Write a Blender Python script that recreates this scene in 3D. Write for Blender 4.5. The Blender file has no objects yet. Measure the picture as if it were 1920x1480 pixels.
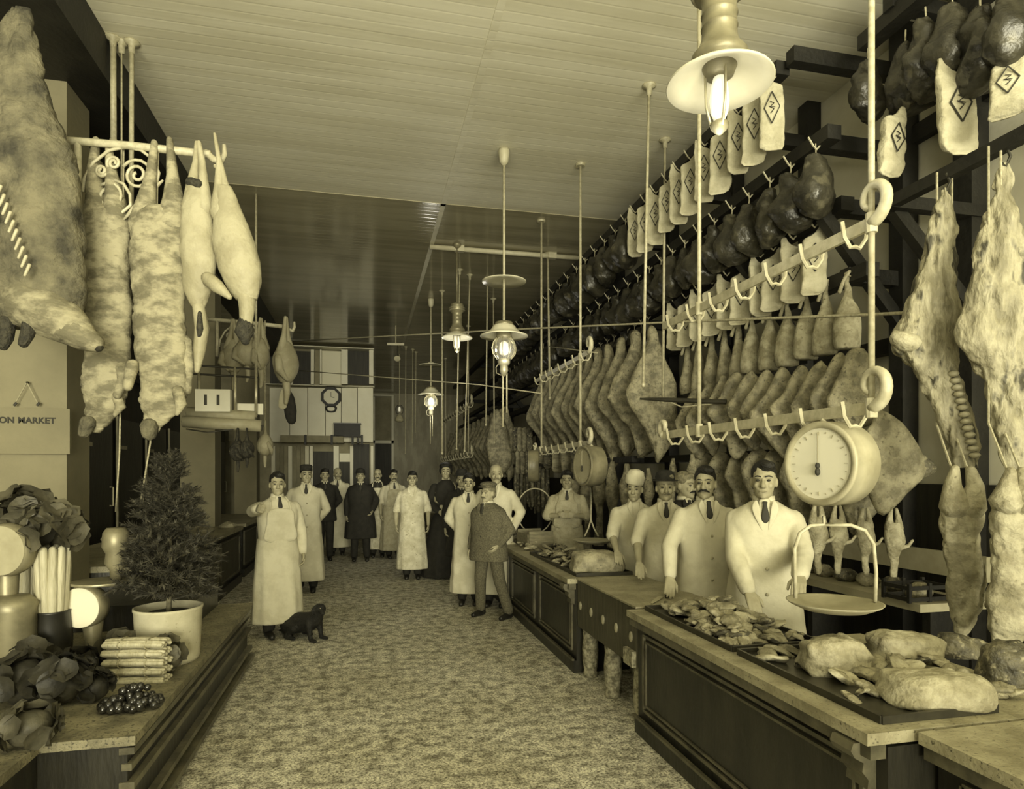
import bpy, math, random
import numpy as np
from mathutils import Vector, Matrix, noise

random.seed(7)
SC = bpy.context.scene
COL = SC.collection
PI = math.pi

# ---------------------------------------------------------------- camera
F, HY, HC = 1200.0, 890.0, 1.62            # focal length in pixels, horizon row, eye height
YAW = math.atan(275 / F)
S_, C_ = math.sin(YAW), math.cos(YAW)
cam = bpy.data.cameras.new('camera'); co = bpy.data.objects.new('camera', cam); COL.objects.link(co)
co.location = (0, 0, HC); co.rotation_euler = (PI / 2, 0, -YAW)
cam.sensor_width = 36; cam.lens = 36 * F / 1920; cam.shift_y = (HY - 740) / 1920
cam.clip_start = 0.05; cam.clip_end = 200
SC.camera = co

# ---------------------------------------------------------------- light
w = bpy.data.worlds.new('world'); SC.world = w; w.use_nodes = True
bg = w.node_tree.nodes['Background']; bg.inputs[0].default_value = (1, 0.945, 0.69, 1); bg.inputs[1].default_value = 1.4

def area(name, loc, tgt, sx, sy, power):
    l = bpy.data.lights.new(name, 'AREA'); l.shape = 'RECTANGLE'; l.size = sx; l.size_y = sy; l.energy = power
    l.color = (1, 0.945, 0.69)
    o = bpy.data.objects.new(name, l); COL.objects.link(o); o.location = loc
    o.rotation_euler = (Vector(tgt) - Vector(loc)).to_track_quat('-Z', 'Y').to_euler()
    return o
# overcast daylight of the street, entering through the open shop front behind the camera
area('street_daylight', (-1.5, -60.0, 4.6), (0.6, 10, 2.0), 28.0, 14.0, 42000)
# upward fill lamp added outside the shop front to brighten the ceiling
area('ceiling_fill', (0.0, -6.4, 0.05), (0.0, -6.2, 5.0), 9.0, 5.0, 4000)

SC.view_settings.view_transform = 'Standard'; SC.view_settings.look = 'None'
SC.view_settings.gamma = 1; SC.view_settings.use_curve_mapping = False
SC.view_settings.exposure = 0.05

# ---------------------------------------------------------------- pixel -> place
def ray(px, py):
    u = (px - 960) / F; v = (HY - py) / F
    return Vector((S_ + C_ * u, C_ - S_ * u, v))
def P(px, py, t): return Vector((0, 0, HC)) + ray(px, py) * t
def PX(px, py, X): r = ray(px, py); return Vector((0, 0, HC)) + r * (X / r.x)
def PY(px, py, Y): r = ray(px, py); return Vector((0, 0, HC)) + r * (Y / r.y)
def PZ(px, py, z): r = ray(px, py); return Vector((0, 0, HC)) + r * ((z - HC) / r.z)
def depth_X(px, X): return X / (S_ + C_ * (px - 960) / F)
def YX(px, X): return depth_X(px, X) * (C_ - S_ * (px - 960) / F)     # Y where column px meets plane X

# ---------------------------------------------------------------- materials
def sep(g):
    r = float(np.interp(g, [0, .05, .2, .5, .8], [1.04, 1.08, 1.10, 1.06, 1.03])); b = float(np.interp(g, [0, .05, .2, .5, .8], [0.80, 0.66, 0.62, 0.72, 0.82]))
    return (min(1, g * r), g, g * b, 1)
MATS = {}
def mat(name, g, g2=None, rough=0.7, scale=6.0, bump=0.0, bscale=None, contrast=0.5, detail=5.0, spec=0.4, stretch=None, metal=0.0,
        kind='noise', g3=None, scale3=40.0, c3=0.62, emit=None):
    m = bpy.data.materials.new(name); m.use_nodes = True
    nt = m.node_tree; N = nt.nodes; L = nt.links
    b = N['Principled BSDF']; b.inputs['Roughness'].default_value = rough; b.inputs['Metallic'].default_value = metal
    b.inputs['Specular IOR Level'].default_value = spec
    b.inputs['Base Color'].default_value = sep(g)
    if emit:
        b.inputs['Emission Color'].default_value = (1, 0.95, 0.72, 1); b.inputs['Emission Strength'].default_value = emit
    MATS[name] = m
    if g2 is None and not bump: return m
    tc = N.new('ShaderNodeTexCoord'); mp = N.new('ShaderNodeMapping'); L.new(tc.outputs['Object'], mp.inputs[0])
    oi = N.new('ShaderNodeObjectInfo'); ad = N.new('ShaderNodeVectorMath'); ad.operation = 'MULTIPLY_ADD'
    L.new(oi.outputs['Random'], ad.inputs[0]); ad.inputs[1].default_value = (17, 31, 23); L.new(tc.outputs['Object'], ad.inputs[2])
    L.new(ad.outputs[0], mp.inputs[0])
    if stretch: mp.inputs['Scale'].default_value = stretch
    if kind == 'wave':
        t = N.new('ShaderNodeTexWave'); t.inputs['Scale'].default_value = scale; t.inputs['Distortion'].default_value = 3; t.inputs['Detail'].default_value = 3
        fac = t.outputs['Fac']
    elif kind == 'voronoi':
        t = N.new('ShaderNodeTexVoronoi'); t.inputs['Scale'].default_value = scale; fac = t.outputs['Distance']
    else:
        t = N.new('ShaderNodeTexNoise'); t.inputs['Scale'].default_value = scale; t.inputs['Detail'].default_value = detail; t.inputs['Roughness'].default_value = 0.62
        fac = t.outputs['Fac']
    L.new(mp.outputs[0], t.inputs['Vector'])
    if g2 is not None:
        cr = N.new('ShaderNodeValToRGB'); e = cr.color_ramp.elements
        d = 0.5 * (1 - contrast) * 0.5
        e[0].position = 0.5 - 0.25 + d; e[1].position = 0.5 + 0.25 - d
        e[0].color = sep(g2); e[1].color = sep(g)
        L.new(fac, cr.inputs[0]); out = cr.outputs[0]
        if g3 is not None:
            t3 = N.new('ShaderNodeTexNoise'); t3.inputs['Scale'].default_value = scale3; t3.inputs['Detail'].default_value = 3
            L.new(mp.outputs[0], t3.inputs['Vector'])
            c = N.new('ShaderNodeValToRGB'); c.color_ramp.elements[0].position = c3 - 0.06; c.color_ramp.elements[1].position = c3 + 0.03
            L.new(t3.outputs['Fac'], c.inputs[0])
            mx = N.new('ShaderNodeMix'); mx.data_type = 'RGBA'; L.new(c.outputs[0], mx.inputs[0]); L.new(out, mx.inputs[6]); mx.inputs[7].default_value = sep(g3)
            out = mx.outputs[2]
        L.new(out, b.inputs['Base Color'])
    if bump:
        bn = N.new('ShaderNodeTexNoise'); bn.inputs['Scale'].default_value = bscale or scale * 2; bn.inputs['Detail'].default_value = 4
        L.new(mp.outputs[0], bn.inputs['Vector'])
        bm = N.new('ShaderNodeBump'); bm.inputs['Strength'].default_value = bump; bm.inputs['Distance'].default_value = 0.02
        L.new(bn.outputs['Fac'], bm.inputs['Height']); L.new(bm.outputs[0], b.inputs['Normal'])
    return m

mat('plaster', 0.21, 0.175, 0.85, 2.0, 0.15, 30)
mat('wall_cream', 0.72, 0.60, 0.8, 1.2, 0.1, 20)
mat('wall_dark', 0.035, 0.02, 0.6, 3.0, 0.2, 12, stretch=(6, 6, 0.5))
mat('wall_grey', 0.28, 0.19, 0.7, 2.0, 0.2, 10)
mat('timber_dark', 0.018, 0.010, 0.55, 4.0, 0.25, 25, stretch=(1, 1, 1))
mat('counter_dark', 0.030, 0.016, 0.38, 3.0, 0.15, 14, stretch=(3, 3, 0.7))
mat('counter_edge', 0.13, 0.06, 0.35, 8.0, 0.1, 30)
mat('marble', 0.34, 0.20, 0.45, 6.0, 0.2, 60, g3=0.10, scale3=90, c3=0.66)
mat('bench_top', 0.26, 0.12, 0.6, 6.0, 0.3, 60, g3=0.07, scale3=70, c3=0.62)
mat('block_wood', 0.09, 0.05, 0.6, 5.0, 0.3, 40, stretch=(6, 6, 0.6))
mat('crate_wood', 0.22, 0.13, 0.7, 6.0, 0.3, 30, stretch=(1, 6, 6))
mat('leg_wood', 0.42, 0.12, 0.7, 28.0, 0.4, 60)
mat('mezz_paint', 0.78, 0.70, 0.6, 1.6, 0.05, 20)
mat('white_paint', 0.5, 0.42, 0.45, 8.0, 0.05, 40)
mat('iron_white', 0.50, 0.36, 0.45, 20.0)
mat('rod_paint', 0.42, 0.30, 0.4, 30.0)
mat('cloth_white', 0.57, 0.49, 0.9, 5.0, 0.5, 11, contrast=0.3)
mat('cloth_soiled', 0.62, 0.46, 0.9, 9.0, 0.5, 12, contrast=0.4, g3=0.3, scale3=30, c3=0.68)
mat('cloth_grey', 0.42, 0.32, 0.9, 14.0, 0.4, 60)
mat('cloth_black', 0.022, 0.014, 0.85, 12.0, 0.3, 60)
mat('cloth_tweed', 0.14, 0.07, 0.95, 60.0, 0.4, 90)
mat('skin', 0.36, 0.28, 0.6, 8.0, 0.1, 30)
mat('hair_dark', 0.02, 0.01, 0.5, 40.0, 0.6, 90)
mat('hair_grey', 0.22, 0.12, 0.6, 40.0, 0.6, 90)
mat('eye_dark', 0.03)
mat('lip', 0.24)
mat('leather', 0.02, 0.012, 0.4, 10.0)
mat('paper', 0.48, 0.37, 0.85, 9.0, 0.7, 26, contrast=0.4)
mat('ink', 0.03)
mat('ham', 0.050, 0.018, 0.34, 6.0, 0.9, 14, spec=0.6, g3=0.10, scale3=9, c3=0.66)
mat('meat_fat', 0.34, 0.16, 0.6, 9.0, 0.9, 24, contrast=0.4, g3=0.14, scale3=34, c3=0.67, detail=9)
mat('beef', 0.40, 0.17, 0.6, 6.0, 1.0, 12, contrast=0.45, g3=0.05, scale3=6, c3=0.63, detail=9, stretch=(2.2, 2.2, 0.7))
mat('meat_side', 0.29, 0.13, 0.6, 12.0, 0.9, 30, contrast=0.4, g3=0.09, scale3=40, c3=0.67, detail=9)
mat('meat_dark', 0.14, 0.04, 0.55, 14.0, 0.9, 34, contrast=0.5, g3=0.28, scale3=30, c3=0.62, detail=9)
mat('meat_pale', 0.42, 0.22, 0.65, 9.0, 0.8, 26, contrast=0.4, g3=0.20, scale3=30, c3=0.68, detail=9)
mat('bird_skin', 0.35, 0.27, 0.6, 4.0, 0.3, 40, contrast=0.3)
mat('feather', 0.05, 0.02, 0.8, 30.0, 0.8, 60)
mat('feather_white', 0.62, 0.4, 0.8, 30.0, 0.8, 60)
mat('hide', 0.32, 0.14, 0.8, 3.0, 0.6, 10, contrast=0.3, g3=0.20, scale3=5, c3=0.70, detail=7, stretch=(2, 2, 3.6))
mat('hide_dark', 0.17, 0.04, 0.85, 5.0, 0.9, 34, contrast=0.6, detail=9)
mat('bone', 0.46, 0.34, 0.5, 12.0)
mat('black_fur', 0.016, 0.008, 0.7, 20.0, 0.6, 60)
mat('brass', 0.26, 0.16, 0.4, 6.0, metal=0.35)
mat('brass_light', 0.48, 0.30, 0.35, 6.0, metal=0.5)
mat('scale_paint', 0.40, 0.28, 0.4, 6.0)
mat('dial', 0.72)
mat('dial_dark', 0.28)
mat('scale_brown', 0.20, 0.12, 0.45, 6.0)
mat('shade_white', 0.62, 0.55, 0.3, 3.0)
mat('mantle', 0.85, emit=0.5)  # slight glow added to gas mantles that look unlit
mat('needles', 0.055, 0.025, 0.7, 10.0)
mat('bark', 0.20, 0.10, 0.8, 20.0)
mat('leaf_dark', 0.045, 0.02, 0.55, 8.0, 0.4, 20)
mat('leaf_mid', 0.10, 0.05, 0.55, 8.0, 0.4, 20)
mat('celery', 0.50, 0.34, 0.5, 8.0, 0.3, 20, stretch=(6, 6, 0.6))
mat('tub', 0.52, 0.42, 0.6, 8.0, 0.1, 20, g3=0.3, scale3=60, c3=0.70)
mat('soil', 0.05, 0.02, 0.95, 20.0, 0.5, 30)
mat('grape', 0.022, 0.012, 0.18, 6.0, spec=0.7)
mat('rope', 0.40, 0.25, 0.8, 60.0)
mat('roll_paper', 0.38, 0.30, 0.5, 5.0)
mat('dark_metal', 0.05, 0.03, 0.4, 8.0, metal=0.3)

def glass(name):
    m = bpy.data.materials.new(name); m.use_nodes = True; b = m.node_tree.nodes['Principled BSDF']
    b.inputs['Base Color'].default_value = (0.92, 0.9, 0.8, 1); b.inputs['Roughness'].default_value = 0.05
    b.inputs['Transmission Weight'].default_value = 0.9; b.inputs['IOR'].default_value = 1.1; MATS[name] = m
glass('glass')

def board_mat(name, g, g2, rough, boards, axis, spec=0.5, depth=0.25, gloss_noise=0.0):
    """boards running across: fine relief lines at each joint"""
    m = mat(name, g, g2, rough, 1.4, stretch=((0.25, 3, 1) if axis == 1 else (3, 0.25, 1)), spec=spec, contrast=0.3)
    nt = m.node_tree; N = nt.nodes; L = nt.links; b = N['Principled BSDF']
    tc = N.new('ShaderNodeTexCoord'); sx = N.new('ShaderNodeSeparateXYZ'); L.new(tc.outputs['Object'], sx.inputs[0])
    mu = N.new('ShaderNodeMath'); mu.operation = 'MULTIPLY'; mu.inputs[1].default_value = boards; L.new(sx.outputs[axis], mu.inputs[0])
    fr = N.new('ShaderNodeMath'); fr.operation = 'PINGPONG'; fr.inputs[1].default_value = 0.5; L.new(mu.outputs[0], fr.inputs[0])
    cr = N.new('ShaderNodeValToRGB'); cr.color_ramp.elements[0].position = 0.0; cr.color_ramp.elements[1].position = 0.10
    L.new(fr.outputs[0], cr.inputs[0])
    nz = N.new('ShaderNodeTexNoise'); nz.inputs['Scale'].default_value = 3.0; mp = N.new('ShaderNodeMapping')
    mp.inputs['Scale'].default_value = (0.3, 6, 1) if axis == 1 else (6, 0.3, 1); L.new(tc.outputs['Object'], mp.inputs[0]); L.new(mp.outputs[0], nz.inputs['Vector'])
    a2 = N.new('ShaderNodeMath'); a2.operation = 'ADD'; L.new(cr.outputs[0], a2.inputs[0]); L.new(nz.outputs['Fac'], a2.inputs[1])
    bm = N.new('ShaderNodeBump'); bm.inputs['Strength'].default_value = depth; bm.inputs['Distance'].default_value = 0.006
    L.new(a2.outputs[0], bm.inputs['Height']); L.new(bm.outputs[0], b.inputs['Normal'])
    return m
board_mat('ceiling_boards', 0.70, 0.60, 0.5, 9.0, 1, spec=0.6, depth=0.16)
board_mat('wall_boards', 0.30, 0.22, 0.5, 6.0, 2)

def floor_mat():
    m = bpy.data.materials.new('sawdust_floor'); m.use_nodes = True; nt = m.node_tree; N = nt.nodes; L = nt.links; b = N['Principled BSDF']
    b.inputs['Roughness'].default_value = 0.9; b.inputs['Specular IOR Level'].default_value = 0.2
    tc = N.new('ShaderNodeTexCoord')
    def nz(sc, det, r=0.6):
        t = N.new('ShaderNodeTexNoise'); t.inputs['Scale'].default_value = sc; t.inputs['Detail'].default_value = det; t.inputs['Roughness'].default_value = r
        L.new(tc.outputs['Object'], t.inputs['Vector']); return t.outputs['Fac']
    def ramp(f, p0, p1, c0, c1):
        c = N.new('ShaderNodeValToRGB'); c.color_ramp.elements[0].position = p0; c.color_ramp.elements[1].position = p1
        c.color_ramp.elements[0].color = c0; c.color_ramp.elements[1].color = c1; L.new(f, c.inputs[0]); return c.outputs[0]
    big = ramp(nz(1.1, 4), 0.35, 0.65, sep(0.62), sep(0.80))
    med = ramp(nz(11, 7, 0.75), 0.40, 0.58, (0.36, 0.35, 0.33, 1), (1.1, 1.1, 1.1, 1))
    fin = ramp(nz(70, 4, 0.7), 0.40, 0.54, (0.32, 0.31, 0.28, 1), (1.05, 1.05, 1.05, 1))
    def mul(a, c):
        x = N.new('ShaderNodeMix'); x.data_type = 'RGBA'; x.blend_type = 'MULTIPLY'; x.inputs[0].default_value = 1; L.new(a, x.inputs[6]); L.new(c, x.inputs[7]); return x.outputs[2]
    L.new(mul(mul(big, med), fin), b.inputs['Base Color'])
    bm = N.new('ShaderNodeBump'); bm.inputs['Strength'].default_value = 0.5; bm.inputs['Distance'].default_value = 0.02
    L.new(nz(40, 5), bm.inputs['Height']); L.new(bm.outputs[0], b.inputs['Normal']); MATS['sawdust_floor'] = m
floor_mat()

# ---------------------------------------------------------------- mesh building
class MB:
    def __init__(self): self.v = []; self.f = []
    def add(self, vs, fs):
        o = len(self.v); self.v += [tuple(p) for p in vs]; self.f += [tuple(i + o for i in q) for q in fs]; return self
    def box(self, c, s, rz=0.0, rx=0.0, ry=0.0):
        hx, hy, hz = s[0] / 2, s[1] / 2, s[2] / 2
        R = Matrix.Rotation(rz, 3, 'Z') @ Matrix.Rotation(ry, 3, 'Y') @ Matrix.Rotation(rx, 3, 'X'); c = Vector(c)
        vs = [c + R @ Vector((x, y, z)) for x in (-hx, hx) for y in (-hy, hy) for z in (-hz, hz)]
        return self.add(vs, [(0, 1, 3, 2), (4, 6, 7, 5), (0, 4, 5, 1), (2, 3, 7, 6), (0, 2, 6, 4), (1, 5, 7, 3)])
    def bar(self, a, b, wx, wz):
        """rectangular bar from a to b"""
        a, b = Vector(a), Vector(b); d = (b - a); L = d.length; q = d.to_track_quat('Y', 'Z').to_matrix()
        m = (a + b) / 2
        vs = [m + q @ Vector((x, y, z)) for x in (-wx / 2, wx / 2) for y in (-L / 2, L / 2) for z in (-wz / 2, wz / 2)]
        return self.add(vs, [(0, 1, 3, 2), (4, 6, 7, 5), (0, 4, 5, 1), (2, 3, 7, 6), (0, 2, 6, 4), (1, 5, 7, 3)])
    def loft(self, rings, cap=True, closed=True):
        n = len(rings[0]); vs = [p for r in rings for p in r]; fs = []
        for i in range(len(rings) - 1):
            for j in range(n if closed else n - 1):
                k = (j + 1) % n
                fs.append((i * n + j, i * n + k, (i + 1) * n + k, (i + 1) * n + j))
        if cap:
            fs.append(tuple(range(n - 1, -1, -1))); fs.append(tuple((len(rings) - 1) * n + j for j in range(n)))
        return self.add(vs, fs)
    def tube(self, pts, r, n=6, cap=True):
        pts = [Vector(p) for p in pts]
        rs = r if hasattr(r, '__len__') else [r] * len(pts)
        rings = []; up = Vector((0.13, 0.31, 0.94)); prev = None
        for i, p in enumerate(pts):
            d = (pts[min(i + 1, len(pts) - 1)] - pts[max(i - 1, 0)])
            d = d.normalized() if d.length > 1e-9 else Vector((0, 0, 1))
            if prev is None:
                x = d.cross(up)
                if x.length < 1e-3: x = d.cross(Vector((1, 0, 0)))
            else: x = prev - d * prev.dot(d)
            x.normalize(); prev = x; y = d.cross(x)
            rings.append([p + (x * math.cos(2 * PI * k / n) + y * math.sin(2 * PI * k / n)) * rs[i] for k in range(n)])
        return self.loft(rings, cap)
    def limb(self, pts, rs, n=10):
        """tapered tube with round ends"""
        pts = [Vector(p) for p in pts]; rs = list(rs)
        a = (pts[0] - pts[1]).normalized(); b = (pts[-1] - pts[-2]).normalized()
        P_ = [pts[0] + a * rs[0] * 0.92, pts[0] + a * rs[0] * 0.6] + pts + [pts[-1] + b * rs[-1] * 0.6, pts[-1] + b * rs[-1] * 0.92]
        R_ = [rs[0] * 0.3, rs[0] * 0.8] + rs + [rs[-1] * 0.8, rs[-1] * 0.3]
        return self.tube(P_, R_, n)
    def ell(self, c, s, n=10, m=7, R=None):
        c = Vector(c); rings = []
        for i in range(m):
            a = PI * (i + 0.12) / (m - 0.76); z = math.cos(a); r = math.sin(a)
            ring = []
            for k in range(n):
                v = Vector((s[0] * r * math.cos(2 * PI * k / n), s[1] * r * math.sin(2 * PI * k / n), s[2] * z))
                ring.append(c + (R @ v if R else v))
            rings.append(ring)
        return self.loft(rings)
    def lathe(self, prof, n=24, c=(0, 0, 0), R=None):
        c = Vector(c); rings = []
        for r, z in prof:
            ring = []
            for k in range(n):
                v = Vector((r * math.cos(2 * PI * k / n), r * math.sin(2 * PI * k / n), z)); ring.append(c + (R @ v if R else v))
            rings.append(ring)
        return self.loft(rings, cap=True)
    def slab(self, outline, th, axis=1, n=28, y0=0.0, inset=0.82):
        """rounded slab: outline (x,z) smoothed, thickness th along y"""
        o = smooth_loop(outline, n); c = o.mean(axis=0)
        rings = []
        for k, (yy, s) in enumerate(((-0.5, inset), (-0.38, 0.95), (-0.12, 1), (0.12, 1), (0.38, 0.95), (0.5, inset))):
            q = c + (o - c) * s
            rings.append([Vector((p[0], y0 + yy * th, p[1])) for p in q])
        # inner ring on both faces so that relief has something to move
        q = c + (o - c) * 0.45
        rings = [[Vector((p[0], y0 - 0.55 * th, p[1])) for p in q]] + rings + [[Vector((p[0], y0 + 0.55 * th, p[1])) for p in q]]
        return self.loft(rings)
    def jit(self, amp, freq, seed=0.0, zf=1.0):
        out = []
        for p in self.v:
            q = Vector((p[0] * freq + seed, p[1] * freq - seed * 0.7, p[2] * freq * zf + seed * 1.3))
            d = noise.noise_vector(q); d2 = noise.noise_vector(q * 2.7)
            out.append((p[0] + amp * (d.x + 0.4 * d2.x), p[1] + amp * (d.y + 0.4 * d2.y), p[2] + amp * 0.6 * (d.z + 0.4 * d2.z)))
        self.v = out; return self
    def rough(self, amp, freq, seed=0.0, stretch=(1, 1, 0.45)):
        """torn, creased relief: ridged noise pushes points in towards the axis"""
        out = []
        for p in self.v:
            q = Vector((p[0] * freq * stretch[0] + seed, p[1] * freq * stretch[1], p[2] * freq * stretch[2]))
            r = 1 - abs(noise.noise(q)) * 2.2; r2 = 1 - abs(noise.noise(q * 2.3 + Vector((5, 1, 2)))) * 2.2
            d = Vector((p[0] - self.axis(p[2]), p[1], 0)); L = d.length
            k = -amp * (max(0, r) ** 3 + 0.5 * max(0, r2) ** 3) + amp * 0.5 * noise.noise(q * 0.6)
            if L > 1e-4: d = d / L * max(k, -0.7 * L)
            out.append((p[0] + d.x, p[1] + d.y, p[2]))
        self.v = out; return self
    def axis(self, z): return 0.0
    def mesh(self, name, m, smooth=False):
        me = bpy.data.meshes.new(name); me.from_pydata(self.v, [], self.f); me.update()
        if smooth: me.polygons.foreach_set('use_smooth', [True] * len(me.polygons))
        if m: me.materials.append(MATS[m])
        return me

def cr(vals, n):
    """Catmull-Rom resample of rows"""
    a = np.array(vals, float); k = len(a)
    if k < 3:
        tt = np.linspace(0, k - 1, n); return np.stack([np.interp(tt, range(k), a[:, j]) for j in range(a.shape[1])], 1)
    p = np.vstack([2 * a[0] - a[1], a, 2 * a[-1] - a[-2]]); out = []
    for t in np.linspace(0, k - 1 - 1e-6, n):
        i = int(t); f = t - i; p0, p1, p2, p3 = p[i], p[i + 1], p[i + 2], p[i + 3]
        out.append(0.5 * (2 * p1 + (p2 - p0) * f + (2 * p0 - 5 * p1 + 4 * p2 - p3) * f * f + (3 * p1 - p0 - 3 * p2 + p3) * f ** 3))
    return np.array(out)
def smooth_loop(o, n):
    a = np.array(o, float); k = len(a); out = []
    for t in np.linspace(0, k, n, endpoint=False):
        i = int(t); f = t - i; p0, p1, p2, p3 = a[(i - 1) % k], a[i % k], a[(i + 1) % k], a[(i + 2) % k]
        out.append(0.5 * (2 * p1 + (p2 - p0) * f + (2 * p0 - 5 * p1 + 4 * p2 - p3) * f * f + (3 * p1 - p0 - 3 * p2 + p3) * f ** 3))
    return np.array(out)

def obj(name, mb, m, parent=None, smooth=False, loc=None, rot=None):
    me = mb.mesh(name, m, smooth) if isinstance(mb, MB) else mb
    o = bpy.data.objects.new(name, me); COL.objects.link(o)
    if parent: o.parent = parent
    if loc is not None: o.location = loc
    if rot is not None: o.rotation_euler = rot
    return o
def tag(o, label, cat, group=None, kind=None):
    if label: o['label'] = label
    if cat: o['category'] = cat
    if group: o['group'] = group
    if kind: o['kind'] = kind
    return o
def thing(name, label, cat, loc=(0, 0, 0), rz=0.0, group=None):
    o = bpy.data.objects.new(name, None); COL.objects.link(o); o.location = loc; o.rotation_euler = (0, 0, rz); o.empty_display_size = 0.1
    return tag(o, label, cat, group)
def struct(name, mb, m, parent=None, label=None, smooth=False):
    o = obj(name, mb, m, parent, smooth)
    if not parent: o['kind'] = 'structure'
    if label: o['label'] = label
    return o
def dup(root, loc, rz=0.0, s=1.0, label=None, group=None, rx=0.0, ry=0.0):
    c = root.copy(); COL.objects.link(c); c.location = loc; c.rotation_euler = (rx, ry, rz); c.scale = (s, s, s) if not hasattr(s, '__len__') else s
    if label: c['label'] = label
    if group: c['group'] = group
    for ch in root.children:
        d = ch.copy(); COL.objects.link(d); d.parent = c
        for g in ch.children:
            e = g.copy(); COL.objects.link(e); e.parent = d
    return c
def remesh(o, vox, sm=4, f=0.5):
    r = o.modifiers.new('remesh', 'REMESH'); r.mode = 'VOXEL'; r.voxel_size = vox; r.use_smooth_shade = True
    if sm:
        s = o.modifiers.new('smooth', 'SMOOTH'); s.iterations = sm; s.factor = f
    return o

ORD = ['first', 'second', 'third', 'fourth', 'fifth', 'sixth', 'seventh', 'eighth', 'ninth', 'tenth', 'eleventh', 'twelfth', 'thirteenth',
       'fourteenth', 'fifteenth', 'sixteenth', 'seventeenth', 'eighteenth', 'nineteenth', 'twentieth']

def pix_loft(rows, t, dr=0.6, n=16, m=None, amp=0.0, freq=6.0, seed=0.0, sq=2.0):
    """rows (y, x0, x1[, depth offset m]) at depth t -> MB in local coords (x camera-right, z up), anchor at the first row"""
    rr = [(r[0], (r[1] + r[2]) / 2, (r[2] - r[1]) / 2, r[3] if len(r) > 3 else 0.0) for r in rows]
    a = cr(rr, m or max(2, len(rr) * 3)); x0, y0 = rr[0][1], rr[0][0]; k = t / F
    rings = []
    for y, xc, h, dy in a:
        h = max(h, 0.4) * k; ring = []
        for j in range(n):
            th = 2 * PI * j / n; cx, sx = math.cos(th), math.sin(th)
            ex = math.copysign(abs(cx) ** (2 / sq), cx); ey = math.copysign(abs(sx) ** (2 / sq), sx)
            ring.append(Vector(((xc - x0) * k + h * ex, dy + h * dr * ey, -(y - y0) * k)))
        rings.append(ring)
    b = MB().loft(rings)
    zs = [-(q[0] - y0) * k for q in a]; xs_ = [(q[1] - x0) * k for q in a]
    b.axis = lambda z: float(np.interp(-z, [-q for q in zs], xs_))
    if amp: b.jit(amp, freq, seed)
    return b, P(x0, y0, t)
def pix_slab(outline, t, th, amp=0.0, freq=8.0, seed=0.0, n=30):
    x0, y0 = outline[0]; k = t / F
    b = MB().slab([((x - x0) * k, -(y - y0) * k) for x, y in outline], th, n=n)
    if amp: b.jit(amp, freq, seed)
    return b, P(x0, y0, t)

# ================================================================ the setting
ZC = 5.0; XR = 4.05; XL = -5.2; Y0 = -3.5; Y1 = 27.0; YM = 17.4
struct('floor', MB().box(((XL + XR) / 2, (Y0 + Y1) / 2, -0.05), (XR - XL, Y1 - Y0, 0.1)), 'sawdust_floor', label='wooden floor strewn with mottled sawdust')
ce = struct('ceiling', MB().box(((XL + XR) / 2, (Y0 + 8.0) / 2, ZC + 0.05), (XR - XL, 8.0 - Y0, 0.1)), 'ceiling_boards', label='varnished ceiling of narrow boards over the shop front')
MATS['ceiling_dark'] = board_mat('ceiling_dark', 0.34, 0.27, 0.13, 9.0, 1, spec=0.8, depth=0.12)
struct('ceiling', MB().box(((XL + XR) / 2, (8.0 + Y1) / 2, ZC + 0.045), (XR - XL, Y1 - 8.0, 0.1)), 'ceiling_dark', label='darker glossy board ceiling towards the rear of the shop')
wr = struct('wall_right', MB().box((XR + 0.05, (Y0 + Y1) / 2, ZC / 2), (0.1, Y1 - Y0, ZC)), 'wall_cream', label='cream wall behind the meat racks')
struct('wainscot', MB().box((XR - 0.02, (Y0 + Y1) / 2, 0.775), (0.04, Y1 - Y0, 1.55)), 'wall_dark', wr)
struct('wall_left', MB().box((XL - 0.05, (Y0 + Y1) / 2, ZC / 2), (0.1, Y1 - Y0, ZC)), 'wall_dark', label='dark side wall behind the columns')
wb = struct('wall_back', MB().box(((XL + XR) / 2, Y1 + 0.05, ZC / 2), (XR - XL, 0.1, ZC)), 'wall_boards', label='board wall at the end of the passage')
# shop front behind the camera: low stall riser, piers and head, open between for daylight
b = MB().box(((XL + XR) / 2, Y0, 0.2), (XR - XL, 0.15, 0.4)).box(((XL + XR) / 2, Y0, 4.85), (XR - XL, 0.15, 0.3))
for x in (XL + 0.15, -1.2, 1.2, XR - 0.15): b.box((x, Y0, 2.55), (0.2, 0.18, 4.3))
struct('wall_front', b, 'wall_dark', label='shop front with wide open window bays')
# girder on the columns, ceiling battens
struct('trim_1', MB().box((-2.22, (Y0 + YM) / 2, ZC - 0.17), (0.56, YM - Y0, 0.34)), 'timber_dark', label='dark girder resting on the white columns')
struct('trim_2', MB().box((0.95, (Y0 + YM) / 2, ZC - 0.003), (0.06, YM - Y0, 0.008)), 'ceiling_boards', label='narrow batten running along the ceiling')
struct('trim_3', MB().box(((-1.94 + XR) / 2, 8.0, ZC - 0.003), (XR + 1.94, 0.06, 0.008)), 'ceiling_dark', label='cross batten where the ceiling turns darker')

# columns
def column(label, xr, yf, wd, dp):
    c = struct('column', MB().box((xr - wd / 2, yf + dp / 2, ZC / 2), (wd, dp, ZC)), 'plaster', label=label)
    return c
col1 = P(125, 500, 4.95)
column('wide white plaster column carrying the market sign', col1.x, col1.y, 0.56, 0.42)
c2 = P(403, 900, 9.6); column('white column behind the wrapping paper rolls', c2.x, c2.y, 0.48, 0.42)
c3 = P(481, 900, 13.0); column('slim white column beside the rear office', c3.x, c3.y, 0.42, 0.40)

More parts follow.
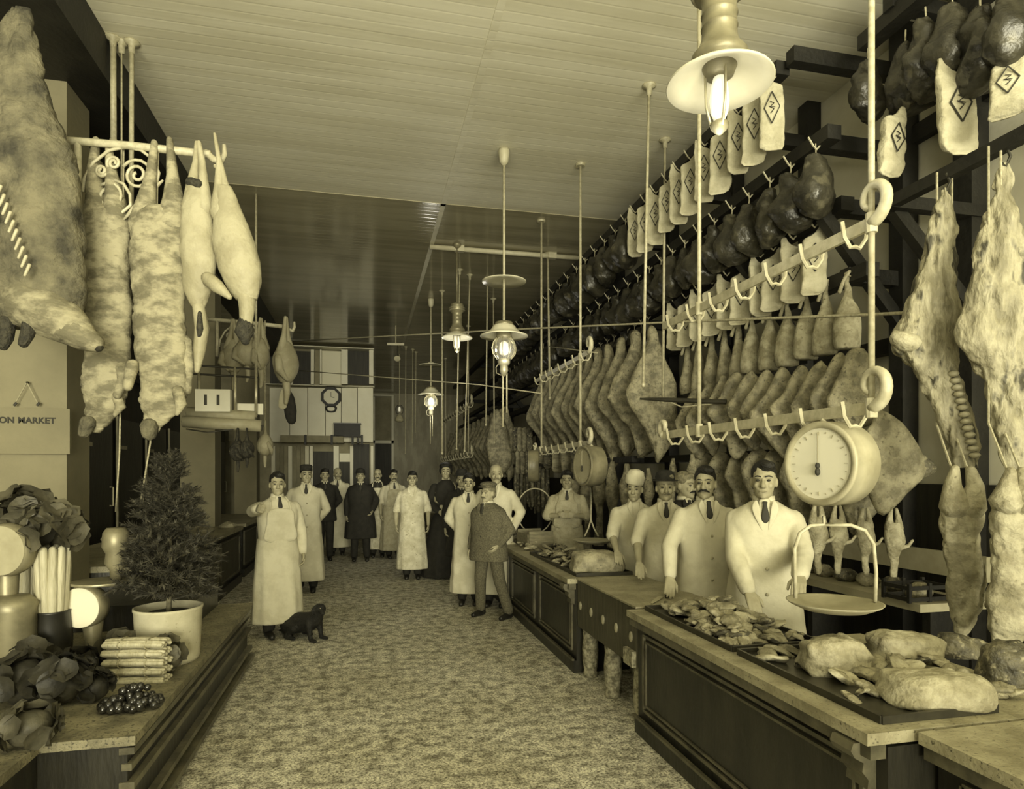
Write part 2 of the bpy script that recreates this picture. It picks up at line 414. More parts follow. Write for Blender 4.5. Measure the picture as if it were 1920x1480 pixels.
# ---------------------------------------------------------------- rear office on its upper floor
def M(px, py): return PY(px, py, YM)
def rect(x0, y0, x1, y1, th=0.06, dy=0.0):
    a = M(x0, y0); c = M(x1, y1)
    return MB().box(((a.x + c.x) / 2, YM + dy, (a.z + c.z) / 2), (abs(c.x - a.x), th, abs(a.z - c.z)))
XM0 = -5.2; XM1 = M(700, 700).x; ZM = M(640, 829).z
wm = struct('wall_office', MB().box(((XM0 + XM1) / 2, YM + 0.3, (ZM + ZC) / 2), (XM1 - XM0, 0.1, ZC - ZM)), 'wall_grey', label='front wall of the raised rear office')
struct('wall_office_side', MB().box((XM1 - 0.05, (YM + Y1) / 2, ZC / 2), (0.1, Y1 - YM - 0.4, ZC)), 'wall_grey', label='side wall of the rear office along the passage')
xs = [505, 543, 577, 610, 640, 670, 700]
for i in range(6): obj('panel', rect(xs[i] + 0.7, 727, xs[i + 1] - 0.7, 829, 0.1, 0.05), 'mezz_paint', wm)
obj('cornice', rect(500, 642, 702, 649, 0.5, -0.05), 'mezz_paint', wm); obj('cornice', rect(500, 649, 701, 656, 0.36, 0.0), 'mezz_paint', wm)
obj('sill', rect(500, 721, 702, 728, 0.34, -0.02), 'mezz_paint', wm)
for x0, x1 in ((543, 549), (583, 589), (600, 603), (640, 652), (692, 700)): obj('mullion', rect(x0, 656, x1, 721, 0.16, 0.03), 'mezz_paint', wm)
def window(n, x0, x1, mt, label):
    o = struct('window_%d' % n, rect(x0, 656, x1, 721, 0.03, 0.16), mt, label=label); return o
window(1, 505, 543, 'wall_dark', 'office window beside the hanging scales')
window(2, 549, 583, 'wall_dark', 'dark office window with vague reflections')
window(3, 589, 600, 'wall_grey', 'narrow office window next to the drawn curtain')
window(4, 603, 640, 'dial', 'office window with a pale drawn curtain')
window(5, 652, 692, 'wall_dark', 'dark office window over the black box shelf')
# below the office: boarded wall, door openings and their posts
wl = struct('wall_under_office', MB().box(((XM0 + XM1) / 2, YM + 0.4, ZM / 2), (XM1 - XM0, 0.1, ZM)), 'wall_grey', label='boarded wall below the office')
for i, x in enumerate(range(506, 582, 8)): obj('plank', rect(x, 836, x + 7.2, 1010, 0.04, 0.3 + 0.01 * (i % 3)), 'wall_grey' if i % 4 else 'wall_cream', wl)
for n, (x0, x1, y0, lb) in enumerate(((586, 625, 846, 'dark doorway behind the young man in a suit'), (635, 656, 866, 'narrow dark doorway behind the bald man'), (662, 695, 832, 'dark doorway behind the man in the overcoat'))):
    struct('door_%d' % (n + 1), rect(x0, y0, x1, 1020, 0.05, 0.28), 'wall_dark', label=lb)
for x0, x1 in ((580, 586), (625, 635), (656, 662), (695, 700)): obj('post', rect(x0, 836, x1, 1015, 0.16, 0.2), 'mezz_paint', wl)
obj('transom', rect(636, 850, 656, 866, 0.05, 0.24), 'mezz_paint', wl)
obj('bulkhead', rect(530, 818, 645, 832, 0.7, -0.1), 'wall_grey', wl)
for x in (574, 622, 660, 677): obj('bracket', rect(x, 818, x + 4, 836, 0.1, -0.5), 'timber_dark', wl)
bx = thing('storage_box', 'black wooden box on the shelf below the office', 'box', M(652, 819) + Vector((0, -0.25, 0)))
w_ = abs(M(676, 800).x - M(627, 800).x); h_ = abs(M(640, 797).z - M(640, 819).z)
obj('body', MB().box((0, 0, h_ / 2), (w_, 0.3, h_)), 'timber_dark', bx); obj('lid', MB().box((0, 0, h_ + 0.012), (w_ + 0.03, 0.33, 0.024)), 'counter_dark', bx)
sh = thing('shelf_rack', 'small dark shelf carrying the black box', 'shelf', M(652, 832) + Vector((0, -0.25, 0)))
hs = abs(M(640, 819).z - M(640, 832).z)
obj('board', MB().box((0, 0, hs - 0.012), (w_ + 0.1, 0.4, 0.02)), 'timber_dark', sh)
for s in (-1, 1): obj('bracket', MB().box((s * w_ * 0.4, 0.05, hs / 2 - 0.03), (0.05, 0.32, hs - 0.05)), 'timber_dark', sh)

# octagonal wall clock
ck = thing('wall_clock', 'octagonal dark framed wall clock with drop box', 'clock', M(621, 745) + Vector((0, -0.06, 0)))
r = 17.5 * 17.0 / F
def octring(ro, ri, y0, y1):
    m_ = MB()
    rings = []
    for rad, y in ((ri, y1), (ro, y1), (ro, y0), (ri, y0), (ri, y1)):
        rings.append([Vector((rad * math.cos(PI / 8 + PI / 4 * k), y, rad * math.sin(PI / 8 + PI / 4 * k))) for k in range(8)])
    return m_.loft(rings, cap=False)
obj('case', octring(r * 1.08, r * 0.8, -0.06, 0.06), 'timber_dark', ck)
RX = Matrix.Rotation(PI / 2, 3, 'X')
fc = obj('dial_face', MB().lathe([(r * 0.86, -0.03), (r * 0.86, 0.03)], 32, R=RX), 'dial', ck)
obj('hand', MB().box((0, -0.035, r * 0.25), (0.012, 0.006, r * 0.5)), 'ink', fc); obj('hand', MB().box((r * 0.18, -0.035, -r * 0.06), (r * 0.36, 0.006, 0.014), ry=0.3), 'ink', fc)
b = MB().slab([(-0.13, -r * 1.0), (0.13, -r * 1.0), (0.13, -r * 1.42), (0.07, -r * 1.62), (-0.07, -r * 1.62), (-0.13, -r * 1.42)], 0.1, n=18)
db = obj('drop_box', b, 'timber_dark', ck); obj('pane', MB().slab([(-0.08, -r * 1.12), (0.08, -r * 1.12), (0.08, -r * 1.4), (0.04, -r * 1.5), (-0.04, -r * 1.5), (-0.08, -r * 1.4)], 0.03, n=18, y0=-0.06), 'mezz_paint', db)

# passage end: panel and door on the far board wall
def B(px, py): return PY(px, py, Y1)
def brect(x0, y0, x1, y1, th=0.06, dy=-0.03):
    a = B(x0, y0); c = B(x1, y1); return MB().box(((a.x + c.x) / 2, Y1 + dy, (a.z + c.z) / 2), (abs(c.x - a.x), th, abs(a.z - c.z)))
obj('panel', brect(700, 744, 737, 826), 'wall_grey', wb)
struct('door_4', brect(703, 832, 734, 962), 'wall_dark', label='dark door at the end of the passage')
for x0, x1 in ((699, 703), (734, 738)): obj('post', brect(x0, 744, x1, 962, 0.1), 'mezz_paint', wb)
obj('lintel', brect(699, 826, 738, 832, 0.1), 'mezz_paint', wb); obj('lintel', brect(699, 740, 738, 744, 0.12), 'mezz_paint', wb)

# cold room along the left side
ib = thing('cold_room', 'dark cold room with panelled doors behind the counter', 'cabinet', (-3.75, 11.6, 0))
obj('body', MB().box((0, 0, 1.5), (0.7, 11.0, 3.0)), 'wall_dark', ib); obj('cornice', MB().box((0.03, 0, 3.04), (0.8, 11.1, 0.1)), 'timber_dark', ib)
for i in range(9):
    y = -4.8 + i * 1.2
    d = obj('door', MB().box((0.37, y, 1.25), (0.05, 1.02, 2.3)), 'counter_dark', ib)
    obj('frame', MB().box((0.40, y - 0.53, 1.25), (0.03, 0.03, 2.35)), 'brass', d)
    obj('hinge', MB().box((0.405, y - 0.35, 2.0), (0.02, 0.3, 0.05)).box((0.405, y - 0.35, 0.6), (0.02, 0.3, 0.05)), 'brass_light', d)
    obj('handle', MB().tube([(0.40, y + 0.4, 1.2), (0.44, y + 0.4, 1.2), (0.44, y + 0.4, 1.45), (0.40, y + 0.4, 1.45)], 0.012), 'brass_light', d)

# ================================================================ counters
def panel_front(parent, x, ya, yb, z0, z1, n, mt='counter_edge'):
    """raised mouldings round recessed panels on a counter face looking to -X"""
    L_ = (yb - ya) / n
    for i in range(n):
        y0_, y1_ = ya + i * L_ + 0.1, ya + (i + 1) * L_ - 0.1
        b = MB()
        for w2, e in ((0.018, 0.0), (0.012, 0.035)):
            b.box((x - 0.008, (y0_ + y1_) / 2, z0 + e), (0.018, y1_ - y0_ - 2 * e, w2)); b.box((x - 0.008, (y0_ + y1_) / 2, z1 - e), (0.018, y1_ - y0_ - 2 * e, w2))
            b.box((x - 0.008, y0_ + e, (z0 + z1) / 2), (0.018, w2, z1 - z0 - 2 * e)); b.box((x - 0.008, y1_ - e, (z0 + z1) / 2), (0.018, w2, z1 - z0 - 2 * e))
        p = obj('panel', MB().box((x - 0.002, (y0_ + y1_) / 2, (z0 + z1) / 2), (0.008, y1_ - y0_ - 0.08, z1 - z0 - 0.08)), 'counter_dark', parent)
        obj('moulding', b, mt, p)
def corbel(parent, x, y, z):
    b = MB()
    prof = [(0, 0), (-0.09, 0), (-0.10, -0.025), (-0.085, -0.05), (-0.05, -0.07), (-0.055, -0.10), (-0.03, -0.13), (-0.035, -0.16), (0, -0.17)]
    b.loft([[Vector((x + px_, y + dy, z + pz)) for px_, pz in prof] for dy in (-0.05, 0.05)])
    return obj('corbel', b, 'counter_edge', parent)
def counter(name, label, xf, xb, ya, yb, zt, npan, corbels, over=0.08):
    c = thing(name, label, 'counter', ((xf + xb) / 2, (ya + yb) / 2, 0))
    ox, oy = -(xf + xb) / 2, -(ya + yb) / 2
    obj('body', MB().box((0, 0, (zt - 0.05) / 2 + 0.03), (xb - xf, yb - ya, zt - 0.11)), 'counter_dark', c)
    obj('plinth', MB().box((0.0, 0, 0.05), (xb - xf + 0.05, yb - ya - 0.002, 0.1)), 'counter_dark', c)
    obj('plinth_bead', MB().box((xf + ox - 0.03, 0, 0.108), (0.02, yb - ya - 0.004, 0.016)), 'counter_edge', c)
    tp = obj('top', MB().box((-over / 2, 0, zt - 0.02), (xb - xf + over, yb - ya, 0.04)), 'marble', c)
    obj('top_moulding', MB().box((xf + ox - over * 0.42, 0, zt - 0.065), (over * 0.75, yb - ya - 0.01, 0.05)), 'counter_edge', tp)
    panel_front(c, xf + ox, ya + oy, yb + oy, 0.17, zt - 0.14, npan)
    for y in corbels: corbel(c, xf + ox, y + oy, zt - 0.05)
    return c
ZT = 0.77
counter('shop_counter', 'long dark panelled meat counter reaching to the rear', 1.68, 2.22, 4.97, 12.2, ZT, 6, (5.07,))
counter('shop_counter', 'dark panelled meat counter heaped with cuts beside the chopping block', 1.68, 2.22, 1.78, 3.76, ZT, 1, (1.88,))
nc = [o for o in bpy.data.objects if o.get('label', '').startswith('dark panelled meat counter heaped')][0]
obj('back_leaf', MB().box((0.45, -0.42, ZT - 0.02), (0.36, 1.14, 0.04)), 'marble', nc); obj('back_body', MB().box((0.45, -0.42, (ZT - 0.04) / 2), (0.34, 1.10, ZT - 0.04)), 'counter_dark', nc)
cn = counter('shop_counter', 'dark counter end stepping back at the picture corner', 1.86, 2.6, 0.55, 1.76, ZT, 1, ())
# butcher block between the counters
bb = thing('butcher_block', 'dark butcher block table on thick turned legs', 'table', (1.96, 4.365, 0))
obj('block', MB().box((0, 0, ZT - 0.19), (0.56, 1.16, 0.38)), 'block_wood', bb)
obj('top', MB().box((0, 0, ZT + 0.004), (0.58, 1.17, 0.012)), 'marble', bb)
for y in (-0.5, -0.25, 0.0, 0.25, 0.5): obj('bolt', MB().ell((-0.285, y, ZT - 0.2), (0.012, 0.022, 0.035)), 'brass_light', bb)
legp = [(0.055, 0), (0.058, 0.03), (0.05, 0.05), (0.062, 0.12), (0.066, 0.22), (0.058, 0.32), (0.062, 0.36), (0.06, 0.40)]
for x in (-0.20, 0.20):
    for y in (-0.50, 0.02, 0.50): obj('leg', MB().lathe(legp, 14, (x, y, 0)), 'leg_wood', bb, smooth=True)
b = obj('bracket_block', MB().box((-0.21, -0.5, 0.44), (0.2, 0.14, 0.10)), 'leg_wood', bb)

# left counter, in two lengths between the columns
def serving(label, xa, xb, ya, yb, n):
    lt = thing('serving_counter', label, 'counter', ((xa + xb) / 2, (ya + yb) / 2, 0)); W = xb - xa; L_ = yb - ya
    obj('body', MB().box((0, 0, 0.40), (W, L_, 0.78)), 'counter_dark', lt)
    obj('top', MB().box((0.03, 0, 0.815), (W + 0.06, L_, 0.05)), 'marble', lt)
    obj('plinth', MB().box((0.02, 0, 0.06), (W + 0.04, L_ - 0.02, 0.12)), 'counter_dark', lt)
    for i in range(n):
        y = -L_ / 2 + (i + 0.5) * L_ / n; pl = L_ / n - 0.2
        p = obj('panel', MB().box((W / 2 + 0.005, y, 0.45), (0.02, pl, 0.5)), 'block_wood', lt)
        b = MB()
        for zz in (0.19, 0.71): b.box((W / 2 + 0.02, y, zz), (0.025, pl + 0.05, 0.025))
        for yy in (-0.5, 0.5): b.box((W / 2 + 0.02, y + yy * (pl + 0.03), 0.45), (0.025, 0.025, 0.52))
        obj('moulding', b, 'counter_edge', p)
serving('dark serving counter with panelled front between the white columns', -2.95, -1.86, col1.y + 0.45, c2.y - 0.01, 3)
serving('far length of serving counter beside the slim column', -2.9, -1.9, c2.y + 0.44, c3.y - 0.3, 2)
# low display platform in front of it
ZP = 0.50
dp = thing('display_platform', 'low stepped display platform with moulded front, set with produce', 'platform', (-1.75, 4.5, 0))
obj('body', MB().box((0.0, -0.22, 0.23), (1.5, 2.44, 0.46)).box((0.17, 1.22, 0.23), (1.16, 0.42, 0.46)), 'counter_dark', dp)
obj('body', MB().box((-0.17, -1.95, 0.23), (1.16, 1.0, 0.46)), 'counter_dark', dp)
obj('top', MB().box((0.0, -0.22, 0.48), (1.58, 2.5, 0.04)).box((0.17, 1.24, 0.48), (1.24, 0.42, 0.04)), 'bench_top', dp)
obj('top', MB().box((-0.17, -1.97, 0.48), (1.2, 1.0, 0.04)), 'bench_top', dp)
for z, e in ((0.43, 0.03), (0.36, 0.02), (0.28, 0.03), (0.12, 0.04), (0.05, 0.06)):
    obj('moulding', MB().box((0.75, 0, z), (e * 2, 2.9, 0.03)), 'counter_edge', dp)
obj('step', MB().box((0.12, 1.0, 0.59), (0.8, 0.8, 0.18)), 'counter_dark', dp)

# ================================================================ timber racks on the wall
ROWX_ = 3.2
def hook_mesh():
    return MB().tube([(-0.075, 0, 0.06), (-0.03, 0, 0.0), (-0.005, 0, -0.02), (0.02, 0, 0.01), (0.03, 0, 0.05)], 0.0065, 5).mesh('hook', 'iron_white')
HOOK = hook_mesh()
rack = thing('meat_rack', 'long dark timber meat rack with four hanging rails along the wall', 'rack', (XR, 4.0, 0))
def rk(mb): 
    mb.v = [(x - XR, y - 4.0, z) for x, y, z in mb.v]; return mb
R1, R2, R3, R4 = (3.0, 4.62), (3.2, 4.02), (3.36, 3.56), (3.46, 3.06)
RY0 = {R1: 4.15, R2: 3.86, R3: 3.92, R4: 3.80}
frames = [4.05, 5.1, 6.3, 7.8, 9.6, 11.8, 14.4, 17.5, 21.0]
for y in frames:
    obj('post', rk(MB().box((XR - 0.09, y, 2.5), (0.14, 0.13, 5.0))), 'timber_dark', rack)
    for X, z in (R1, R2, R3, R4): obj('arm', rk(MB().box(((X + XR) / 2, y + 0.02, z + 0.03), (XR - X, 0.09, 0.11))), 'timber_dark', rack)
    obj('brace', rk(MB().bar((XR - 0.12, y, 2.75), (R3[0] - 0.1, y, R3[1] - 0.05), 0.07, 0.09)), 'timber_dark', rack)
obj('wall_rail', rk(MB().box((XR - 0.06, 14.0, 2.62), (0.08, 20.2, 0.12))), 'timber_dark', rack)
for X, z, ya, yb in ((ROWX_ + 0.14, 2.44, 4.3, 7.2), (3.42, 1.80, 4.3, 7.4), (3.10, 3.20, 6.6, 21.5), (3.08, 1.80, 7.0, 21.5)):
    obj('rail', rk(MB().box((X, (ya + yb) / 2, z), (0.07, yb - ya, 0.07))), 'timber_dark', rack)
    for y in (ya + 0.9, (ya + yb) / 2 + 0.4, yb - 0.4): obj('arm', rk(MB().box(((X + XR) / 2, y, z), (XR - X, 0.07, 0.07))), 'timber_dark', rack)
RAILS = {}
for q in (R1, R2, R3, R4):
    L_ = 22.0 - RY0[q]
    r_ = obj('rail', MB().box((0, L_ / 2, 0), (0.11, L_, 0.10)), 'timber_dark', rack, loc=(q[0] - XR, RY0[q] - 4.0, q[1]))
    RAILS[q] = r_
def rail_hook(q, y):
    o = bpy.data.objects.new('hook', HOOK); COL.objects.link(o); o.parent = RAILS[q]; o.location = (-0.055, y - RY0[q], -0.06)

# ================================================================ hanging goods: one of each kind, then copies
def lathe_rows(rows, n=14, m=None, amp=0.0, freq=7.0, seed=0.0, dr=1.0, sq=2.0):
    """rows (z, half width, x offset, half depth or None)"""
    a = cr([(r[0], r[1], r[2] if len(r) > 2 else 0, r[3] if len(r) > 3 else r[1] * dr) for r in rows], m or len(rows) * 2)
    rings = []
    for z, h, xo, d in a:
        h = max(h, 0.003); d = max(d, 0.003); ring = []
        for j in range(n):
            th = 2 * PI * j / n; cx, sx = math.cos(th), math.sin(th)
            ex = math.copysign(abs(cx) ** (2 / sq), cx); ey = math.copysign(abs(sx) ** (2 / sq), sx)
            ring.append(Vector((xo + h * ex, d * ey, z)))
        rings.append(ring)
    b = MB().loft(rings)
    if amp: b.jit(amp, freq, seed)
    return b
def string_part(parent, z0=0.0, z1=-0.08, r=0.005):
    return obj('string', MB().tube([(0, 0, z0 + 0.02), (0.004, 0, (z0 + z1) / 2), (0, 0, z1)], r, 5), 'rope', parent)

def make_ham(seed):
    t = thing('smoked_ham', 'ham', 'ham')
    b = lathe_rows([(-0.06, 0.03), (-0.08, 0.06, 0.0), (-0.13, 0.085, 0.012), (-0.20, 0.115, 0.008), (-0.29, 0.142, -0.012), (-0.36, 0.148, 0.0), (-0.42, 0.125, 0.016), (-0.46, 0.06, 0.03)], 22, 26, 0.034, 6, seed, 0.72)
    b.rough(0.020, 11, seed)
    obj('body', b, 'ham', t, True); string_part(t, 0, -0.07); return t
def make_pack(seed):
    t = thing('wrapped_bacon', 'pack', 'packet')
    k = 1 if seed % 2 else -1
    b = lathe_rows([(0.0, 0.016, k * 0.060, 0.010), (-0.05, 0.028, k * 0.052, 0.016), (-0.09, 0.052, k * 0.028, 0.022), (-0.12, 0.078, k * 0.006, 0.028), (-0.20, 0.085, 0, 0.034), (-0.32, 0.082, 0.003, 0.036), (-0.46, 0.088, 0, 0.030), (-0.54, 0.085, -k * 0.006, 0.020), (-0.56, 0.07, -k * 0.012, 0.010), (-0.575, 0.05, -k * 0.02, 0.006)], 30, 34, 0.013, 11, seed * 3.1, sq=5.0)
    obj('wrapping', b, 'paper', t, True)
    m_ = MB(); c = (0, -0.043, -0.28); w2, h2 = 0.052, 0.115
    pts = [(0, h2), (w2, 0), (0, -h2), (-w2, 0)]
    for i in range(4):
        p, q = pts[i], pts[(i + 1) % 4]
        m_.bar((p[0], c[1], c[2] + p[1]), (q[0], c[1], c[2] + q[1]), 0.006, 0.006)
    d = obj('diamond_mark', m_, 'ink', t)
    m_ = MB().tube([(-0.012, c[1], c[2] + 0.045), (0.014, c[1], c[2] + 0.03), (-0.014, c[1], c[2] + 0.005), (0.014, c[1], c[2] - 0.012), (-0.008, c[1], c[2] - 0.04)], 0.0035, 4)
    m_.tube([(-0.02, c[1], c[2] + 0.01), (0.022, c[1], c[2] - 0.002)], 0.003, 4)
    obj('scrawl', m_, 'ink', d)
    return t
def make_joint(seed, thin):
    t = thing('hanging_joint', 'joint', 'meat'); k = 0.72 if thin else 1.0
    b = lathe_rows([(0.0, 0.022), (-0.06, 0.020), (-0.14, 0.026, 0.004), (-0.20, 0.042 * k), (-0.28, 0.075 * k, 0.004), (-0.38, 0.095 * k, 0.0), (-0.48, 0.10 * k, -0.004), (-0.56, 0.095 * k, 0.0), (-0.585, 0.085 * k)], 14, 20, 0.012, 9, seed, 0.7)
    obj('body', b, 'meat_pale' if not thin else 'meat_fat', t, True)
    sk = obj('shank', MB().limb([(0.012, -0.01, 0.0), (-0.03, -0.015, -0.07), (-0.055, -0.02, -0.15)], [0.014, 0.012, 0.016], 8), 'meat_pale', t, True)
    obj('twine', MB().tube([(0.0, 0.026 * math.cos(a), -0.03 + 0.003 * a) if False else (0.026 * math.cos(a), 0.026 * math.sin(a), -0.035) for a in np.linspace(0, 2 * PI, 9)], 0.004, 4), 'rope', t)
    return t
def make_slab(name, outline, th, mt, seed, n=30, amp=0.012, cat='meat'):
    b = MB().slab(outline, th, n=n + 8); b.jit(amp * 1.3, 9, seed)
    return tag(obj(name, b, mt, None, True), 'slab', cat)

PARK = []      # prototypes; the first placement moves them
class Kind:
    def __init__(self, protos): self.p = protos; self.used = [False] * len(protos); self.k = 0
    def put(self, loc, rz, s, label, group=None, rx=0.0, ry=0.0):
        i = self.k % len(self.p); self.k += 1; r = self.p[i]
        if not self.used[i]:
            self.used[i] = True; r.location = loc; r.rotation_euler = (rx, ry, rz); r.scale = (s, s, s) if not hasattr(s, '__len__') else s
            r['label'] = label
            if group: r['group'] = group
            return r
        return dup(r, loc, rz, s, label, group, rx, ry)
HAM = Kind([make_ham(i * 5.3 + 1) for i in range(4)])
PACK = Kind([make_pack(i) for i in range(4)])
JOINT = Kind([make_joint(i * 3.7, False) for i in range(3)])
JTHIN = Kind([make_joint(i * 3.7 + 20, True) for i in range(2)])
def near(px, q): return YX(px, q[0])
rn = random.Random(3)
TURN = -0.45          # goods on the rails face the aisle, between the door and the counter
# top rail: wrapped bacon, then hams
for i, px in enumerate([1462, 1428, 1397, 1364, 1333, 1306, 1284, 1262, 1240, 1221, 1201]):
    y = near(px, R1); rail_hook(R1, y)
    PACK.put((R1[0] - 0.07, y, R1[1] - 0.02), TURN + rn.uniform(-.12, .12), rn.uniform(.96, 1.06), '%s diamond-marked wrapped bacon from the free end of the top rail' % ORD[i], 'wrapped bacon on the top rail')
for i, px in enumerate([1183, 1163, 1143, 1124, 1106, 1089, 1072, 1057, 1043, 1030, 1018, 1007, 997, 988, 979, 971]):
    y = near(px, R1); rail_hook(R1, y)
    if i < 8: lb, gp = '%s dark smoked ham after the wrapped bacon on the top rail' % ORD[i], 'smoked hams on the top rail'
    else: lb, gp = 'small dark smoked ham far along the top rail', 'far smoked hams on the top rail'
    HAM.put((R1[0] - 0.07, y, R1[1] - 0.06), rn.uniform(-1, 1), rn.uniform(1.05, 1.3), lb, gp)
# second rail: hams
for i, px in enumerate([1545, 1497, 1458, 1418, 1385, 1352, 1322, 1296, 1272, 1250, 1228, 1206, 1187, 1168, 1150, 1132, 1115, 1098, 1082, 1067]):
    y = near(px, R2); rail_hook(R2, y)
    if i < 10: lb, gp = '%s big glossy dark ham from the free end of the second rail' % ORD[i], 'hams on the second rail'
    else: lb, gp = 'dark ham hanging far along the second rail', 'far hams on the second rail'
    HAM.put((R2[0] - 0.07, y, R2[1] - 0.06), rn.uniform(-1, 1), (1.0 + (0.06 if i == 0 else rn.uniform(-.05, .1))) * 1.02, lb, gp)
for i in range(14):
    y = near(1050 - i * 8, R2)
    HAM.put((R2[0] - 0.07, y, R2[1] - 0.06), rn.uniform(-1, 1), 1.15, 'dark ham hanging far along the second rail', 'far hams on the second rail')
# third rail: wrapped bacon
for i, px in enumerate([1541, 1500, 1462, 1438, 1400, 1374, 1346, 1320, 1296, 1276]):
    y = near(px, R3); rail_hook(R3, y)
    PACK.put((R3[0] - 0.07, y, R3[1] - 0.06), TURN + rn.uniform(-.1, .1), (1.05, 1.0, 0.92), '%s diamond-marked wrapped bacon from the free end of the third rail' % ORD[i], 'wrapped bacon on the third rail')
for i in range(16):
    y = near(1225 - i * 13, R3); rail_hook(R3, y)
    HAM.put((R3[0] - 0.07, y, R3[1] - 0.06), rn.uniform(-1, 1), 1.1, 'dark ham hanging behind the beef on the third rail', 'hams on the third rail')
# fourth rail: joints
for i, px in enumerate([1604, 1563, 1526, 1490, 1456, 1422, 1397, 1371, 1346, 1321, 1300]):
    y = near(px, R4)
    K = JOINT if i < 6 else JTHIN
    K.put((R4[0] - 0.07, y, R4[1] + 0.02), TURN + rn.uniform(-.2, .2), rn.uniform(.92, 1.0) * (1.0 if i < 6 else 1.1), '%s pale tied leg joint from the free end of the lowest rail' % ORD[i], 'tied leg joints on the lowest rail')

# pork flitches, row behind the hook bar
FL = [(-0.02, 0), (0.05, -0.01), (0.12, -0.14), (0.15, -0.32), (0.14, -0.5), (0.06, -0.66), (-0.02, -0.64), (-0.10, -0.49), (-0.21, -0.33), (-0.12, -0.17)]
FLITCH = Kind([make_slab('bacon_flitch', [(x * rn.uniform(.9, 1.1), z * rn.uniform(.95, 1.05)) for x, z in FL], 0.06, 'meat_side', i * 7.7) for i in range(4)])
ROWX = 3.2
for i, (px, py) in enumerate([(1572, 664), (1536, 680), (1500, 688), (1464, 692), (1435, 696), (1406, 698), (1377, 700), (1354, 707), (1328, 722), (1304, 731)]):
    p = PX(px, py, ROWX)
    FLITCH.put(p, -YAW - 0.1 + rn.uniform(-.1, .1), rn.uniform(.95, 1.1), '%s bacon flitch behind the one beside the scroll end' % ORD[i], 'bacon flitches in the bent row')
b, a = pix_slab([(1592, 660), (1618, 655), (1640, 690), (1656, 735), (1645, 790), (1600, 806), (1566, 790), (1549, 755), (1562, 725), (1580, 690)], 4.3, 0.07, 0.012, 8, 3)
tag(obj('bacon_flitch', b, 'meat_side', None, True, a, (0, 0, -YAW)), 'broad pale bacon flitch right beside the scroll end of the hook bar', 'meat', 'bacon flitches in the bent row')
# lower row of sides behind the men
b, a = pix_slab([(1650, 770), (1690, 793), (1722, 840), (1735, 885), (1700, 925), (1656, 967), (1632, 935), (1615, 880), (1618, 825), (1634, 795)], 4.1, 0.07, 0.010, 8, 9)
t = thing('pork_side', 'large pointed pork side with dark tip behind the dial scale', 'meat', a, -YAW, 'pork sides in the lower row')
obj('body', b, 'meat_fat', t, True)
k = 4.1 / F
obj('dark_tip', MB().slab([((x - 1650) * k, -(y - 770) * k) for x, y in [(1722, 850), (1756, 880), (1730, 895), (1715, 885)]], 0.05, n=14).jit(0.01, 12, 2), 'meat_dark', t, True)
LS = [(-0.03, 0), (0.06, -0.01), (0.16, -0.16), (0.24, -0.34), (0.18, -0.46), (0.06, -0.60), (0.0, -0.56), (-0.06, -0.36), (-0.12, -0.18)]
LOWS = Kind([make_slab('pork_side', [(x * rn.uniform(.9, 1.1), z * rn.uniform(.95, 1.05)) for x, z in LS], 0.07, 'meat_side', i * 5.1 + 2) for i in range(3)])
for i, (px, py) in enumerate([(1595, 850), (1530, 836), (1490, 838), (1452, 846), (1420, 842), (1385, 845), (1350, 850), (1318, 850)]):
    LOWS.put(PX(px, py, 3.3), -YAW + rn.uniform(-.1, .1), rn.uniform(.95, 1.15), '%s mottled pork side in the lower row counted from the dial scale' % ORD[i], 'pork sides in the lower row')

# the large sides in the middle of the wall
BS = [(-0.03, 0.0), (0.05, 0.0), (0.07, -0.12), (0.13, -0.30), (0.26, -0.62), (0.28, -0.85), (0.30, -1.10), (0.22, -1.32), (0.08, -1.46), (0.02, -1.36), (-0.06, -1.14), (-0.20, -0.94), (-0.29, -0.76), (-0.22, -0.54), (-0.10, -0.28), (-0.05, -0.14)]
BEEF = Kind([make_slab('side_of_pork', [(x * rn.uniform(.92, 1.08), z * rn.uniform(.97, 1.03)) for x, z in BS], 0.10, m_, i * 4.4 + 1, 40, 0.018) for i, m_ in enumerate(('meat_side', 'meat_side', 'meat_side'))])
for i, (px, py) in enumerate([(1222, 614), (1190, 622), (1163, 635), (1140, 648), (1120, 655), (1104, 664), (1089, 670), (1073, 676), (1059, 681), (1045, 686), (1031, 692), (1018, 699)]):
    p = PX(px, py, 3.0)
    BEEF.put(p, -YAW + rn.uniform(-.08, .08), rn.uniform(.97, 1.05), '%s whole side of meat in the middle row, counted towards the rear' % ORD[i], 'whole sides in the middle row')
for i in range(13):
    px = 948 - i * 8.5; z = 3.05
    Xp = 2.9; y = YX(px, Xp)
    BEEF.put((Xp, y, z), -YAW + rn.uniform(-.1, .1), 1.05, 'dim whole side of meat hanging far down the wall', 'far whole sides')
b, a = pix_slab([(928, 770), (938, 772), (950, 800), (956, 830), (960, 860), (950, 885), (930, 890), (918, 870), (912, 835), (918, 800)], 13.4, 0.2, 0.02, 6, 3)
tag(obj('side_of_pork', b, 'meat_side', None, True, a, (0, 0, -YAW)), 'broad pale side hanging above the bald man', 'meat')
